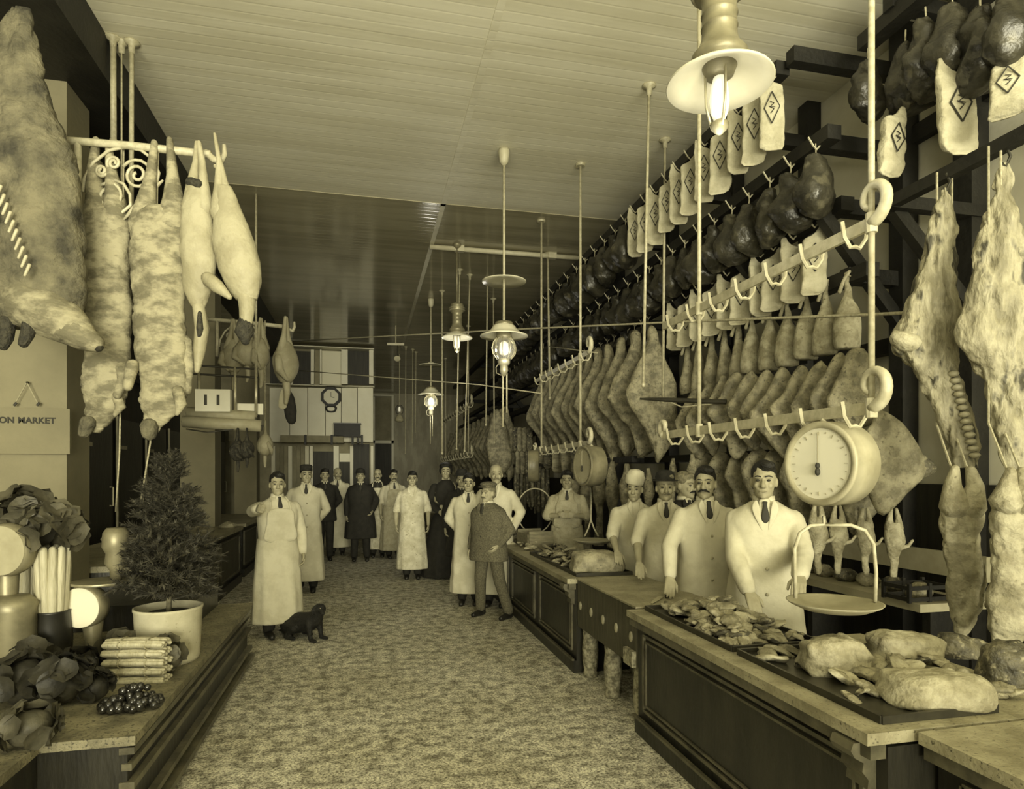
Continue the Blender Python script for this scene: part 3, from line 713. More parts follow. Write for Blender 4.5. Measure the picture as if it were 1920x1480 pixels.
# short rib pieces and slabs under the middle hook bar
RS = [(-0.05, 0), (0.05, 0), (0.065, -0.2), (0.06, -0.45), (0.0, -0.5), (-0.05, -0.46), (-0.055, -0.2)]
RIB = Kind([make_slab('rib_slab', [(x * rn.uniform(.85, 1.15), z) for x, z in RS], 0.05, m_, i * 3.3, 20, 0.01) for i, m_ in enumerate(('meat_side', 'meat_dark', 'meat_fat'))])
for i, px in enumerate([960, 967, 975, 984, 993]):
    RIB.put(PX(px, 803, 3.0), -YAW, 1.0 - i * 0.03, 'narrow pale rib strip in the short upper bundle', 'upper rib strips beside the sides')
for i, px in enumerate([972, 981, 990, 1000]):
    RIB.put(PX(px, 846, 3.0), -YAW, 0.95 - i * 0.03, 'narrow rib strip in the short lower bundle', 'lower rib strips beside the sides')
for i, (px, h) in enumerate([(1016, .5), (1030, .62), (1047, .7), (1064, .8), (1083, .8), (1095, .7)]):
    RIB.put(PX(px, 838, 3.0), -YAW + 0.1, (1.75, 1.2, h * 1.2), '%s rib slab below the middle hook bar towards the scale' % ORD[i], 'rib slabs under the middle hook bar')
# long thin legs standing out against the dark wall
LG = [(0.0, 0.03), (-0.10, 0.045), (-0.25, 0.085), (-0.36, 0.09), (-0.48, 0.06), (-0.62, 0.045), (-0.80, 0.04), (-0.93, 0.06), (-1.0, 0.07)]
LEGS = Kind([tag(obj('shank_leg', lathe_rows([(z, r_ * rn.uniform(.9, 1.1), rn.uniform(-.012, .012)) for z, r_ in LG], 12, 20, 0.012, 8, i * 6.0, 0.75), 'meat_side', None, True), 'leg', 'meat') for i in range(3)])
for i, (px, py, s) in enumerate([(1066, 880, .9), (1082, 875, .9), (1101, 880, .88), (1124, 868, .9), (1148, 866, .92), (1174, 870, .85), (1216, 878, .7), (1262, 860, .6), (1297, 852, .6)]):
    LEGS.put(PX(px, py, 3.02), -YAW, s * depth_X(px, 3.02) / (7.3 - i * 0.12), '%s long thin leg hanging below the sides, counted towards the door' % ORD[i], 'long thin legs below the sides')
# sausages and small bundles behind the counter
SAUS = Kind([tag(obj('sausage_bundle', sum_mb, 'meat_dark', None, True), 'sausages', 'sausage') for sum_mb in [
    MB().limb([(-.03, 0, 0), (-.035, 0, -.2), (-.02, 0, -.42)], [.02, .026, .018], 8).limb([(.02, 0.01, 0), (.03, 0, -.22), (.025, 0, -.38)], [.02, .026, .018], 8).limb([(0, -.03, 0), (-.005, -.03, -.2), (0, -.03, -.45)], [.02, .025, .018], 8)]])
for i, px in enumerate([972, 981, 992, 1003, 1014, 1024]):
    SAUS.put(PX(px, 878 + (i % 2) * 4, 3.02), -YAW + i, 1.7, 'small dark sausage bundle behind the distant counter', 'sausage bundles behind the counter')

# ================================================================ things at the edge of the wall: quarters, lambs, rabbits, shelf
rack2 = thing('meat_rack', 'short dark timber rack at the picture edge holding beef quarters', 'rack', (XR, 3.0, 0))
def rk2(mb): mb.v = [(x - XR, y - 3.0, z) for x, y, z in mb.v]; return mb
for y in (2.3, 3.5):
    obj('post', rk2(MB().box((XR - 0.09, y, 2.5), (0.14, 0.14, 5.0))), 'timber_dark', rack2)
    obj('arm', rk2(MB().box(((3.3 + XR) / 2, y, 4.68), (XR - 3.3, 0.08, 0.09))), 'timber_dark', rack2)
    obj('arm', rk2(MB().box(((3.1 + XR) / 2, y - 0.05, 3.36), (XR - 3.1, 0.07, 0.08))), 'timber_dark', rack2)
    obj('brace', rk2(MB().bar((XR - 0.12, y, 2.75), (3.35, y, 3.34), 0.07, 0.08)), 'timber_dark', rack2)
obj('rail', rk2(MB().box((3.37, 2.45, 4.60), (0.11, 2.66, 0.10))), 'timber_dark', rack2)
obj('rail', rk2(MB().box((3.74, 2.45, 4.60), (0.11, 2.40, 0.10))), 'timber_dark', rack2)
obj('rail', rk2(MB().box((3.17, 2.6, 3.30), (0.06, 1.4, 0.07))), 'timber_dark', rack2)
for z in (2.62, 4.15): obj('wall_rail', rk2(MB().box((XR - 0.05, 2.9, z), (0.06, 2.2, 0.13))), 'timber_dark', rack2)
obj('shading_board', rk2(MB().box((3.68, 2.1, 4.82), (0.72, 2.5, 0.12))), 'timber_dark', rack2)  # unseen board added above the rails to shade the upper corner
X3 = 3.36
HAM.put(PX(1627, 96, X3), 0.4, 0.98, 'narrow dark ham above the cut end of the second rail', 'hams on the short rack')
HAM.put(PX(1698, 62, X3), 1.2, 1.02, 'large dark ham hanging over the first loose wrapped bacon', 'hams on the short rack')
HAM.put(PX(1785, -8, X3), 0.2, 1.1, 'large dark ham hanging over the second loose wrapped bacon', 'hams on the short rack')
for i, (px, py, X_) in enumerate([(1735, 20, X3), (1838, -10, X3), (1730, 60, 3.73), (1780, 40, 3.73), (1830, 20, 3.73), (1880, 0, 3.73), (1895, -50, X3)]):
    HAM.put(PX(px, py, X_), i * 1.1, 1.15, 'shadowed dark ham crowded into the upper corner', 'hams crowded in the upper corner')
PACK.put(P(1678, 198, 4.05), 0.05, (1.0, 1, 0.80), 'loose wrapped bacon hanging behind the thick white rod', 'wrapped bacon on the short rack', ry=0.08)
PACK.put(P(1785, 112, 3.70), -0.1, (1.30, 1, 0.96), 'larger loose wrapped bacon with bold diamond near the corner', 'wrapped bacon on the short rack', ry=-0.08)
PACK.put(P(1890, 95, 3.4), -0.9, (0.95, 1, 0.62), 'creased wrapped bacon cut by the picture edge', 'wrapped bacon on the short rack')
# hindquarters
rows = [(352, 1764, 1784), (380, 1756, 1790), (440, 1738, 1794), (500, 1722, 1796), (560, 1706, 1800), (610, 1686, 1800), (650, 1680, 1796), (690, 1712, 1800), (740, 1740, 1812), (800, 1760, 1824), (850, 1770, 1834), (876, 1776, 1836)]
b, a = pix_loft(rows, 3.55, 0.55, 44, 110, 0.022, 9, 4); b.rough(0.022, 11, 2, (1, 1, 0.28))
t = thing('beef_hindquarter', 'whole beef hindquarter with exposed backbone beside the dark post', 'meat', a, -YAW - 0.2, 'beef hindquarters')
bd = obj('body', b, 'beef', t, True); k = 3.55 / F
for i in range(13):
    y = 705 + i * 12.5; x = 1776 + i * 2.9
    obj('vertebra', MB().ell(((x - 1774) * k, -0.072, -(y - 352) * k), (0.028, 0.035, 0.017), 8, 5), 'bone', bd, True)
obj('knuckle', MB().ell(((1696 - 1774) * k, -0.06, -(640 - 352) * k), (0.09, 0.06, 0.05), 10, 6, Matrix.Rotation(0.5, 3, 'Y')).jit(0.02, 14, 2), 'meat_pale', bd, True)
obj('hook', MB().tube([(0, 0, 0.08), (0.02, 0, 0.03), (0.0, 0, -0.02), (-0.02, 0, 0.0)], 0.008, 6), 'dark_metal', t)
rows = [(305, 1876, 1896), (350, 1862, 1900), (420, 1846, 1915), (500, 1826, 1925), (580, 1812, 1935), (640, 1800, 1930), (690, 1836, 1930), (760, 1852, 1940), (820, 1868, 1945), (885, 1886, 1950)]
b, a = pix_loft(rows, 3.25, 0.5, 44, 110, 0.024, 9, 14); b.rough(0.022, 11, 8, (1, 1, 0.28))
t = thing('beef_hindquarter', 'ragged beef hindquarter cut off by the picture edge', 'meat', a, -YAW - 0.3, 'beef hindquarters')
obj('body', b, 'beef', t, True); obj('hook', MB().tube([(0, 0, 0.08), (0.02, 0, 0.03), (0.0, 0, -0.02), (-0.02, 0, 0.0)], 0.008, 6), 'dark_metal', t)
# lambs hung below them
def lamb(rows, legs, t, label, seed):
    b, a = pix_loft(rows, t, 0.6, 36, 70, 0.016, 8, seed); b.rough(0.012, 12, seed, (1, 1, 0.4))
    o = thing('lamb_carcass', label, 'meat', a, -YAW - 0.15, 'lamb carcasses'); k = t / F; x0 = (rows[0][1] + rows[0][2]) / 2; y0 = rows[0][0]
    bd = obj('body', b, 'meat_pale', o, True)
    for pts in legs: obj('hind_leg', MB().limb([((x - x0) * k, -0.02, -(y - y0) * k) for x, y in pts], [0.026, 0.042, 0.072][:len(pts)], 12).jit(0.008, 14, seed), 'meat_pale', o, True)
    for pts in legs: obj('cord', MB().tube([((pts[0][0] - x0) * k, 0.0, -(pts[0][1] - y0) * k), ((pts[0][0] - x0) * k, 0.16, -(pts[0][1] - y0) * k + 0.25), ((pts[0][0] - x0) * k, 0.16, -(pts[0][1] - y0) * k + 1.66)], 0.006, 5), 'rope', o)
    return o, bd, k, x0, y0
o, bd, k, x0, y0 = lamb([(925, 1776, 1832), (970, 1766, 1838), (1010, 1770, 1836), (1060, 1776, 1840), (1110, 1778, 1842), (1150, 1782, 1836), (1180, 1790, 1824), (1195, 1800, 1815)], [[(1787, 882), (1784, 910), (1788, 950)], [(1814, 882), (1822, 910), (1816, 950)]], 3.4, 'opened lamb carcass hanging below the beef hindquarter', 5)
obj('flank_flap', MB().limb([((1844 - x0) * k, -0.06, -(1010 - y0) * k), ((1846 - x0) * k, -0.08, -(1080 - y0) * k), ((1836 - x0) * k, -0.07, -(1130 - y0) * k)], [0.012, 0.016, 0.02], 8), 'meat_pale', bd, True)
lamb([(930, 1872, 1915), (970, 1858, 1925), (1030, 1862, 1935), (1100, 1858, 1940), (1160, 1852, 1935), (1205, 1866, 1915)], [[(1890, 885), (1886, 910), (1884, 940)], [(1912, 885), (1915, 910), (1912, 940)]], 3.1, 'lamb carcass half out of the picture', 8)
# rabbits
def make_rabbit(seed):
    o = thing('hanging_rabbit', 'rabbit', 'meat')
    b = lathe_rows([(-0.10, 0.045), (-0.16, 0.07, 0.0), (-0.24, 0.075, 0.006), (-0.31, 0.05, 0), (-0.36, 0.035, 0), (-0.43, 0.028, 0), (-0.48, 0.03, 0), (-0.53, 0.018, 0)], 12, 18, 0.012, 10, seed, 0.7)
    obj('body', b, 'meat_pale', o, True)
    for s in (-1, 1):
        obj('hind_leg', MB().limb([(s * 0.018, 0, 0), (s * 0.03, 0, -0.06), (s * 0.035, 0, -0.14)], [.012, .02, .035], 8), 'meat_pale', o, True)
    obj('fore_leg', MB().limb([(0.03, -0.02, -0.29), (0.09, -0.03, -0.27), (0.12, -0.03, -0.23)], [.018, .014, .01], 7), 'meat_pale', o, True)
    return o
RAB = Kind([make_rabbit(i * 9.0) for i in range(2)])
for i, (px, py) in enumerate([(1533, 945), (1571, 950), (1622, 955), (1676, 955)]):
    RAB.put(P(px, py, 4.35), -YAW + rn.uniform(-.5, .5), rn.uniform(.85, .95), '%s skinned rabbit over the wall shelf, counted from the man under the scale' % ORD[i], 'skinned rabbits over the wall shelf')
# shelf behind the men
A_, B_ = PX(1520, 1082, 3.45), PX(1765, 1140, 3.30)
shf = thing('wall_shelf', 'long pale wooden shelf with back ledge behind the white-coated men', 'shelf', (3.55, 4.5, 0))
obj('board', MB().box((0, 0, 0.80), (0.5, 2.5, 0.05)), 'meat_side', shf).data.materials[0] = MATS['counter_edge'] if False else MATS['roll_paper']
obj('back_ledge', MB().box((0.27, 0, 1.02), (0.04, 2.5, 0.16)), 'roll_paper', shf)
for y in (-1.1, 0, 1.1): obj('support', MB().box((0.1, y, 0.385), (0.3, 0.06, 0.77)), 'timber_dark', shf)
for i in range(9):
    y = 3.45 + i * 0.22
    b = lathe_rows([(0.0, 0.06, 0, 0.05), (0.03, 0.09, 0, 0.07), (0.07, 0.075, 0, 0.06), (0.10, 0.03, 0, 0.03)], 12, 8, 0.02, 9, i * 3.0)
    tag(obj('meat_cut', b, 'meat_dark' if i % 2 else 'meat_side', None, True, (3.50, y, 0.822), (0, 0, i)), '%s dark cut on the wall shelf, counted from its free end' % ORD[i], 'meat', 'cuts on the wall shelf')
cr8 = thing('wire_crate', 'small dark slatted crate of pale pieces at the shelf end', 'crate', (3.42, 3.62 - 0.22, 0.825))
for z in (0.02, 0.09):
    for y in (-0.1, 0.1): obj('slat', MB().box((0, y, z), (0.3, 0.012, 0.025)), 'timber_dark', cr8)
    for x in (-0.15, 0.15): obj('slat', MB().box((x, 0, z), (0.012, 0.21, 0.025)), 'timber_dark', cr8)
for x in (-0.15, 0, 0.15):
    for y in (-0.1, 0.1): obj('stave', MB().box((x, y, 0.06), (0.02, 0.02, 0.12)), 'timber_dark', cr8)

# ================================================================ goods on the counters
def lump(name, label, px, py, z, sx, sy, sz, mt, seed, group=None, amp=0.03, cat='meat', sq=2.6, rz=None):
    p = PZ(px, py, z)
    b = lathe_rows([(0.0, sx * 0.8, 0, sy * 0.8), (sz * 0.12, sx, 0, sy), (sz * 0.5, sx * 0.97, 0.01, sy * 0.95), (sz * 0.8, sx * 0.8, -0.01, sy * 0.78), (sz * 0.97, sx * 0.4, 0, sy * 0.4), (sz, sx * 0.1, 0, sy * 0.1)], 28, 22, 0, 8, seed, sq=sq)
    b.v = [(x, y, zz) if zz < 0.001 else tuple(Vector((x, y, zz)) + noise.noise_vector(Vector((x, y, zz)) * 7 + Vector((seed, seed, 0))) * amp + noise.noise_vector(Vector((x, y, zz)) * 19 + Vector((seed, 0, 0))) * amp * 0.5) for x, y, zz in b.v]
    b.v = [(x, y, max(0.0, zz)) for x, y, zz in b.v]
    return tag(obj(name, b, mt, None, True, p, (0, 0, -YAW if rz is None else rz)), label, cat, group)
ZS = ZT + 0.001
lump('beef_roast', 'big pale block of beef in front of the scale pan', 1563, 1262, ZS, 0.15, 0.12, 0.16, 'meat_pale', 3, 'roasts on the counter')
lump('beef_roast', 'long pale roast lying behind the big block of beef', 1690, 1232, ZS, 0.17, 0.10, 0.12, 'meat_pale', 6, 'roasts on the counter')
lump('beef_roast', 'broad trimmed roast with fat ridge at the tray front', 1750, 1318, ZS, 0.19, 0.13, 0.13, 'meat_pale', 9, 'roasts on the counter')
lump('beef_roast', 'dark rounded joint of beef at the picture edge', 1892, 1288, ZS, 0.10, 0.09, 0.18, 'meat_dark', 12, 'roasts on the counter')
lump('beef_roast', 'dark loin piece between the long roast and the lamb', 1800, 1230, ZS, 0.12, 0.08, 0.10, 'meat_dark', 15, 'roasts on the counter')
lump('beef_roast', 'square pale roast in the tray before the second scale', 1118, 1072, ZS, 0.24, 0.16, 0.19, 'meat_fat', 18, 'roasts on the counter', 0.02, sq=4)
lump('speckled_loaf', 'speckled block of brawn beside the cutting board', 1240, 1062, ZS, 0.17, 0.10, 0.14, 'meat_fat', 21, None, 0.015, sq=4)
def tray(label, xa, xb, ya, yb, z):
    t = thing('meat_tray', label, 'tray', ((xa + xb) / 2, (ya + yb) / 2, z), 0, 'trays on the meat counters'); W, D = xb - xa, yb - ya
    obj('bottom', MB().box((0, 0, 0.004), (W, D, 0.008)), 'dark_metal', t)
    rim = MB()
    for s in (-1, 1): rim.box((s * W / 2, 0, 0.014), (0.012, D, 0.028)); rim.box((0, s * D / 2, 0.014), (W, 0.012, 0.028))
    obj('rim', rim, 'dark_metal', t)
tray('wide dark tray of chops in front of the two front butchers', 1.71, 2.20, 2.75, 3.72, ZS)
tray('dark tray of roasts beneath the hanging dial scale', 1.71, 2.20, 1.84, 2.70, ZS)
tray('dark tray of small cuts on the far counter', 1.71, 2.20, 5.05, 6.6, ZS)
def make_cut(seed, mt):
    b = lathe_rows([(0.0, 0.05, 0, 0.032), (0.008, 0.068, 0, 0.045), (0.022, 0.06, 0.006, 0.038), (0.032, 0.02, 0, 0.015)], 14, 9, 0.022, 24, seed)
    b.v = [(x, y, max(z, 0)) for x, y, z in b.v]
    return tag(obj('meat_cut', b, mt, None, True), 'cut', 'meat')
CUT = Kind([make_cut(i * 4.0, m_) for i, m_ in enumerate(('meat_pale', 'meat_fat', 'meat_pale', 'meat_fat', 'meat_side', 'meat_dark', 'meat_pale'))])
def pile(n, xa, xb, ya, yb, z, label, group, hmax=0.08, s=1.0):
    for i in range(n):
        x, y = rn.uniform(xa, xb), rn.uniform(ya, yb)
        f = 1 - max(abs(2 * (x - xa) / (xb - xa) - 1), abs(2 * (y - ya) / (yb - ya) - 1))
        CUT.put((x, y, z + hmax * f * rn.random() ** 0.6), rn.uniform(0, 6), rn.uniform(.55, 1.1) * s, label, group, rx=rn.uniform(-.5, .5), ry=rn.uniform(-.5, .5))
pile(170, 1.76, 2.15, 2.8, 3.66, ZS + 0.009, 'pale chop lying in the wide heap before the front butchers', 'heap of pale chops', 0.15)
pile(60, 1.76, 2.5, 1.9, 2.65, ZS + 0.009, 'small cut lying between the roasts under the dial scale', 'small cuts between the roasts', 0.03)
pile(80, 1.76, 2.15, 5.3, 6.5, ZS + 0.009, 'small cut in the heap on the far counter', 'heap on the far counter', 0.12)
pile(60, 1.74, 2.18, 6.6, 9.5, ZS, 'trimming strewn along the distant counter', 'trimmings on the distant counter', 0.08, 1.3)
for i in range(7):
    p = PZ(1722 + i * 14, 1278 + (i % 2) * 12, ZS)
    tag(obj('kidney', MB().ell((0, 0, 0.028), (0.034, 0.028, 0.028), 10, 7), 'meat_pale', None, True, p), 'round pale kidney in the row behind the broad roast', 'meat', 'kidneys on the tray')

bxp = PX(1003, 985, 1.98); wb_ = thing('wooden_box', 'low open wooden box on the far counter under the ring bail', 'box', (1.98, bxp.y, ZS), 0.1)
for s in (-1, 1): obj('side_board', MB().box((0, s * 0.2, 0.10), (0.30, 0.025, 0.17)), 'crate_wood', wb_); obj('end_board', MB().box((s * 0.15, 0, 0.08), (0.025, 0.38, 0.14)), 'crate_wood', wb_)
obj('base_board', MB().box((0, 0, 0.012), (0.30, 0.42, 0.024)), 'crate_wood', wb_)

# ================================================================ hanging hook bars on rods
def spiral(cy, cz, r0, r1, a0, turns, n=26):
    return [(0, cy + (r0 + (r1 - r0) * i / n) * math.cos(a0 + turns * 2 * PI * i / n), cz + (r0 + (r1 - r0) * i / n) * math.sin(a0 + turns * 2 * PI * i / n)) for i in range(n + 1)]
DHOOK = MB().tube([(-0.055, 0, 0.055), (-0.045, 0, 0.0), (-0.02, 0, -0.035), (0.0, 0, -0.03), (0.02, 0, -0.035), (0.045, 0, 0.0), (0.055, 0, 0.055)], 0.0075, 6).mesh('hook', 'iron_white')
def hook_fixture(label, X, ya, yb, zu, zl, rods, nh, rr=0.013, sc=1.0):
    t = thing('hook_bar_fixture', label, 'hook rail', (X, (ya + yb) / 2, 0)); ym = (ya + yb) / 2
    for y in rods:
        r = obj('rod', MB().tube([(0, y - ym, zl - 0.01), (0, y - ym, ZC - 0.001)], rr, 10), 'rod_paint', t, True)
        obj('flange', MB().lathe([(0.05, ZC - 0.03), (0.055, ZC - 0.003)], 16, (0, y - ym, 0)), 'rod_paint', r)
        for z in (zu, zl): obj('collar', MB().lathe([(rr * 1.7, z - 0.04), (rr * 1.9, z), (rr * 1.7, z + 0.04)], 10, (0, y - ym, 0)), 'iron_white', r)
    for z in (zu, zl):
        b = obj('bar', MB().box((0, 0, z), (0.016, yb - ya, 0.05)), 'iron_white', t)
        ends = [(ya - ym, -1)] + ([(yb - ym, 1)] if z == zl else [])
        for ye, sg in ends:
            s = 0.09 * sc if sg < 0 else 0.055 * sc
            pts = spiral(0, 0, s, s * 0.3, -PI / 2, 0.95)
            obj('scroll', MB().tube([(0, ye + sg * p[1], z + s + p[2]) for p in pts], [0.026 - 0.012 * i / 26 for i in range(27)], 8), 'iron_white', b, True)
        for i in range(nh):
            h = bpy.data.objects.new('hook', DHOOK); COL.objects.link(h); h.parent = b
            h.location = (0, ya - ym + (i + 0.35) * (yb - ya) / nh, z - 0.03); h.scale = (sc * 1.15, sc * 1.15, sc * 1.15)
    return t
hook_fixture('white scrolled double hook bar over the near meat counter', 2.0, 2.20, 4.06, 2.64, 1.89, (YX(1634, 2.0), YX(1311, 2.0)), 7)
hook_fixture('white double hook bar above the long middle counter', 2.28, 6.35, 8.5, 2.90, 1.95, (6.62, 8.2), 8, 0.014)
hook_fixture('small distant double hook bar at the rear counter', 2.28, 14.0, 19.5, 3.2, 2.08, (14.4, 18.6), 12, 0.016, 1.2)

def rod(label, top, bot, r=0.013, mt='rod_paint', t=None):
    t = t or 1200 * (ZC - HC) / (HY - top[1]); p = P(top[0], top[1], t); q = P(bot[0], bot[1], t)
    o = thing('hanging_rod', label, 'rod', (p.x, p.y, ZC), 0, 'rods hanging from the ceiling')
    d = q - Vector((p.x, p.y, ZC))
    obj('shaft', MB().tube([(0, 0, 0), d], r, 8), mt, o, True); obj('flange', MB().lathe([(0.02, -0.09), (0.025, -0.03), (0.06, -0.012), (0.06, 0)], 14), mt, o, True)
    obj('tip', MB().ell(d, (r * 1.6, r * 1.6, r * 1.8), 8, 5), mt, o, True)
    return o
rod('long white rod hanging before the nearest whole side', (1217, 160), (1206, 722))
rod('flanged white rod bearing the tie bar beside the whole sides', (1247, 262), (1243, 752), 0.014)
rod('white rod clamped to the ceiling pipe near its wall end', (1027, 475), (1031, 747), 0.016)
rod('thin rod beside the globe lamp', (925, 560), (927, 830), 0.014)
rod('thin rod reaching down to the bald man', (914, 520), (911, 797), 0.013)
rod('thin rod just behind the bell-shaped lamp', (862, 505), (856, 842), 0.012)
rod('thin rod between bell-shaped lamp and globe lamp', (881, 515), (871, 846), 0.012)
rod('thin rod next to the rear globe lamp', (829, 545), (829, 850), 0.016)
for i, px in enumerate((761, 774, 780)): rod('faint thin rod at the rear near the passage', (px, 650 + i * 5), (px - 1, 850 - i * 20), 0.012)
rod('thick pale rod hanging from the girder above the scrolled bracket', (212, 78), (213, 268), 0.022, t=4.95)
rod('second pale rod behind the scrolled bracket', (247, 88), (246, 425), 0.018, t=5.0)
rod('thin cord-like rod between two pale rods', (228, 90), (228, 400), 0.007, t=5.0)
tb = thing('tie_bar', 'dark horizontal tie bar with chain between the sides and flitches', 'bar', P(1200, 748, 6.0))
q = P(1362, 754, 5.6) - P(1200, 748, 6.0)
obj('bar', MB().tube([(0, 0, 0), q * 0.3, q], [0.01, 0.022, 0.024], 8), 'dark_metal', tb)
obj('chain', MB().tube([q * 0.3, q * 0.5 + Vector((0, 0, -0.06)), q * 0.85 + Vector((0, 0, -0.02))], 0.006, 5), 'rope', tb)

def wire(name, label, pts, r=0.007, mt='rope'):
    p0 = P(*pts[0]); W = [P(*p) - p0 for p in pts]
    return tag(obj(name, MB().tube(W, r, 5), mt, None, True, p0), label, 'wire')
wire('overhead_wire', 'pale wire stretched right across the shop above the globe lamp', [(520, 642, 13.0), (700, 632, 11), (940, 619, 8.6), (1180, 608, 6.6), (1420, 598, 5), (1640, 590, 4.0), (1935, 575, 3.2)], 0.011)
wire('overhead_wire', 'thin wire sagging from the bracketed birds to the white hook bar', [(520, 692, 13.0), (700, 706, 11.0), (900, 722, 9.4), (1015, 738, 8.4)], 0.009)
wire('overhead_wire', 'short wire from the clamped rod to the hook bar end', [(1030, 650, 9.3), (1120, 662, 7.4)], 0.008)
wire('hanging_string', 'pale string hanging behind the second hog', [(232, 276, 4.3), (230, 560, 4.3), (224, 850, 4.3), (217, 960, 4.3)], 0.006)
wire('hanging_string', 'pale string hanging behind the little spruce', [(297, 280, 4.27), (290, 560, 4.27), (282, 830, 4.27), (264, 942, 4.27)], 0.006)
pp = thing('ceiling_pipe', 'white pipe running across the ceiling towards the ham rail', 'pipe', PZ(806, 463, ZC - 0.05))
q = PZ(1136, 488, ZC - 0.05) - PZ(806, 463, ZC - 0.05)
obj('pipe', MB().tube([(0, 0, 0), q], 0.036, 12), 'white_paint', pp, True)
for f_ in (0.16, 0.68): obj('clamp', MB().box(q * f_ + Vector((0, 0, 0.01)), (0.13, 0.09, 0.1)), 'white_paint', pp)

# ================================================================ lamps
def point(parent, loc, power):
    l = bpy.data.lights.new('fill_light', 'POINT'); l.energy = power; l.shadow_soft_size = 0.14; l.color = (1, 0.96, 0.82)  # point lamp added as fill; the gas lamps themselves look unlit
    o = bpy.data.objects.new('fill_light', l); COL.objects.link(o); o.parent = parent; o.location = loc
def bell_lamp(label, px, py, t, power):
    """ribbed chimney body over a wide white shade and bare mantle; (px,py) is the centre of the shade rim"""
    p = P(px, py, t); o = thing('gas_lamp', label, 'lamp', p)
    obj('shade', MB().lathe([(0.075, 0.085), (0.10, 0.07), (0.17, 0.035), (0.222, 0.0), (0.226, -0.008), (0.222, -0.012), (0.165, 0.018), (0.09, 0.055), (0.068, 0.07)], 36), 'shade_white', o, True)
    bd = obj('chimney', MB().lathe([(0.06, 0.03), (0.075, 0.07), (0.115, 0.085), (0.118, 0.115), (0.10, 0.135), (0.085, 0.16), (0.075, 0.19), (0.073, 0.23), (0.078, 0.235), (0.073, 0.24), (0.073, 0.285), (0.078, 0.29), (0.073, 0.295), (0.073, 0.34), (0.08, 0.36), (0.105, 0.385), (0.115, 0.42), (0.10, 0.45), (0.105, 0.46), (0.09, 0.49), (0.03, 0.51)], 28), 'brass', o, True)
    for z in (0.395, 0.43): obj('band', MB().lathe([(0.112, z - 0.008), (0.122, z), (0.112, z + 0.008)], 28), 'brass_light', bd, True)
    obj('mantle', MB().lathe([(0.026, 0.02), (0.036, -0.02), (0.042, -0.08), (0.036, -0.13), (0.022, -0.165)], 16), 'mantle', o, True)
    for a in (0.6, 2.6, 4.6): obj('gas_tube', MB().tube([(0.06 * math.cos(a), 0.06 * math.sin(a), 0.06), (0.055 * math.cos(a), 0.055 * math.sin(a), -0.10), (0.03 * math.cos(a), 0.03 * math.sin(a), -0.2)], 0.006, 6), 'brass_light', o, True)
    obj('burner', MB().lathe([(0.02, -0.165), (0.04, -0.18), (0.035, -0.2), (0.02, -0.215), (0.008, -0.225)], 14), 'brass', o, True)
    obj('stem', MB().tube([(0, 0, 0.5), (0, 0, ZC - p.z)], 0.011, 8), 'brass', o, True)
    obj('ceiling_plate', MB().lathe([(0.02, ZC - p.z - 0.06), (0.06, ZC - p.z - 0.02), (0.065, ZC - p.z - 0.001)], 16), 'brass', o, True)
    point(o, (0, 0, -0.30), power)
bell_lamp('large bell-shaped gas lamp with white shade close overhead', 1349, 155, 2.77, 6)
bell_lamp('smaller bell-shaped gas lamp hanging below the ceiling pipe', 857, 633, 9.4, 9)
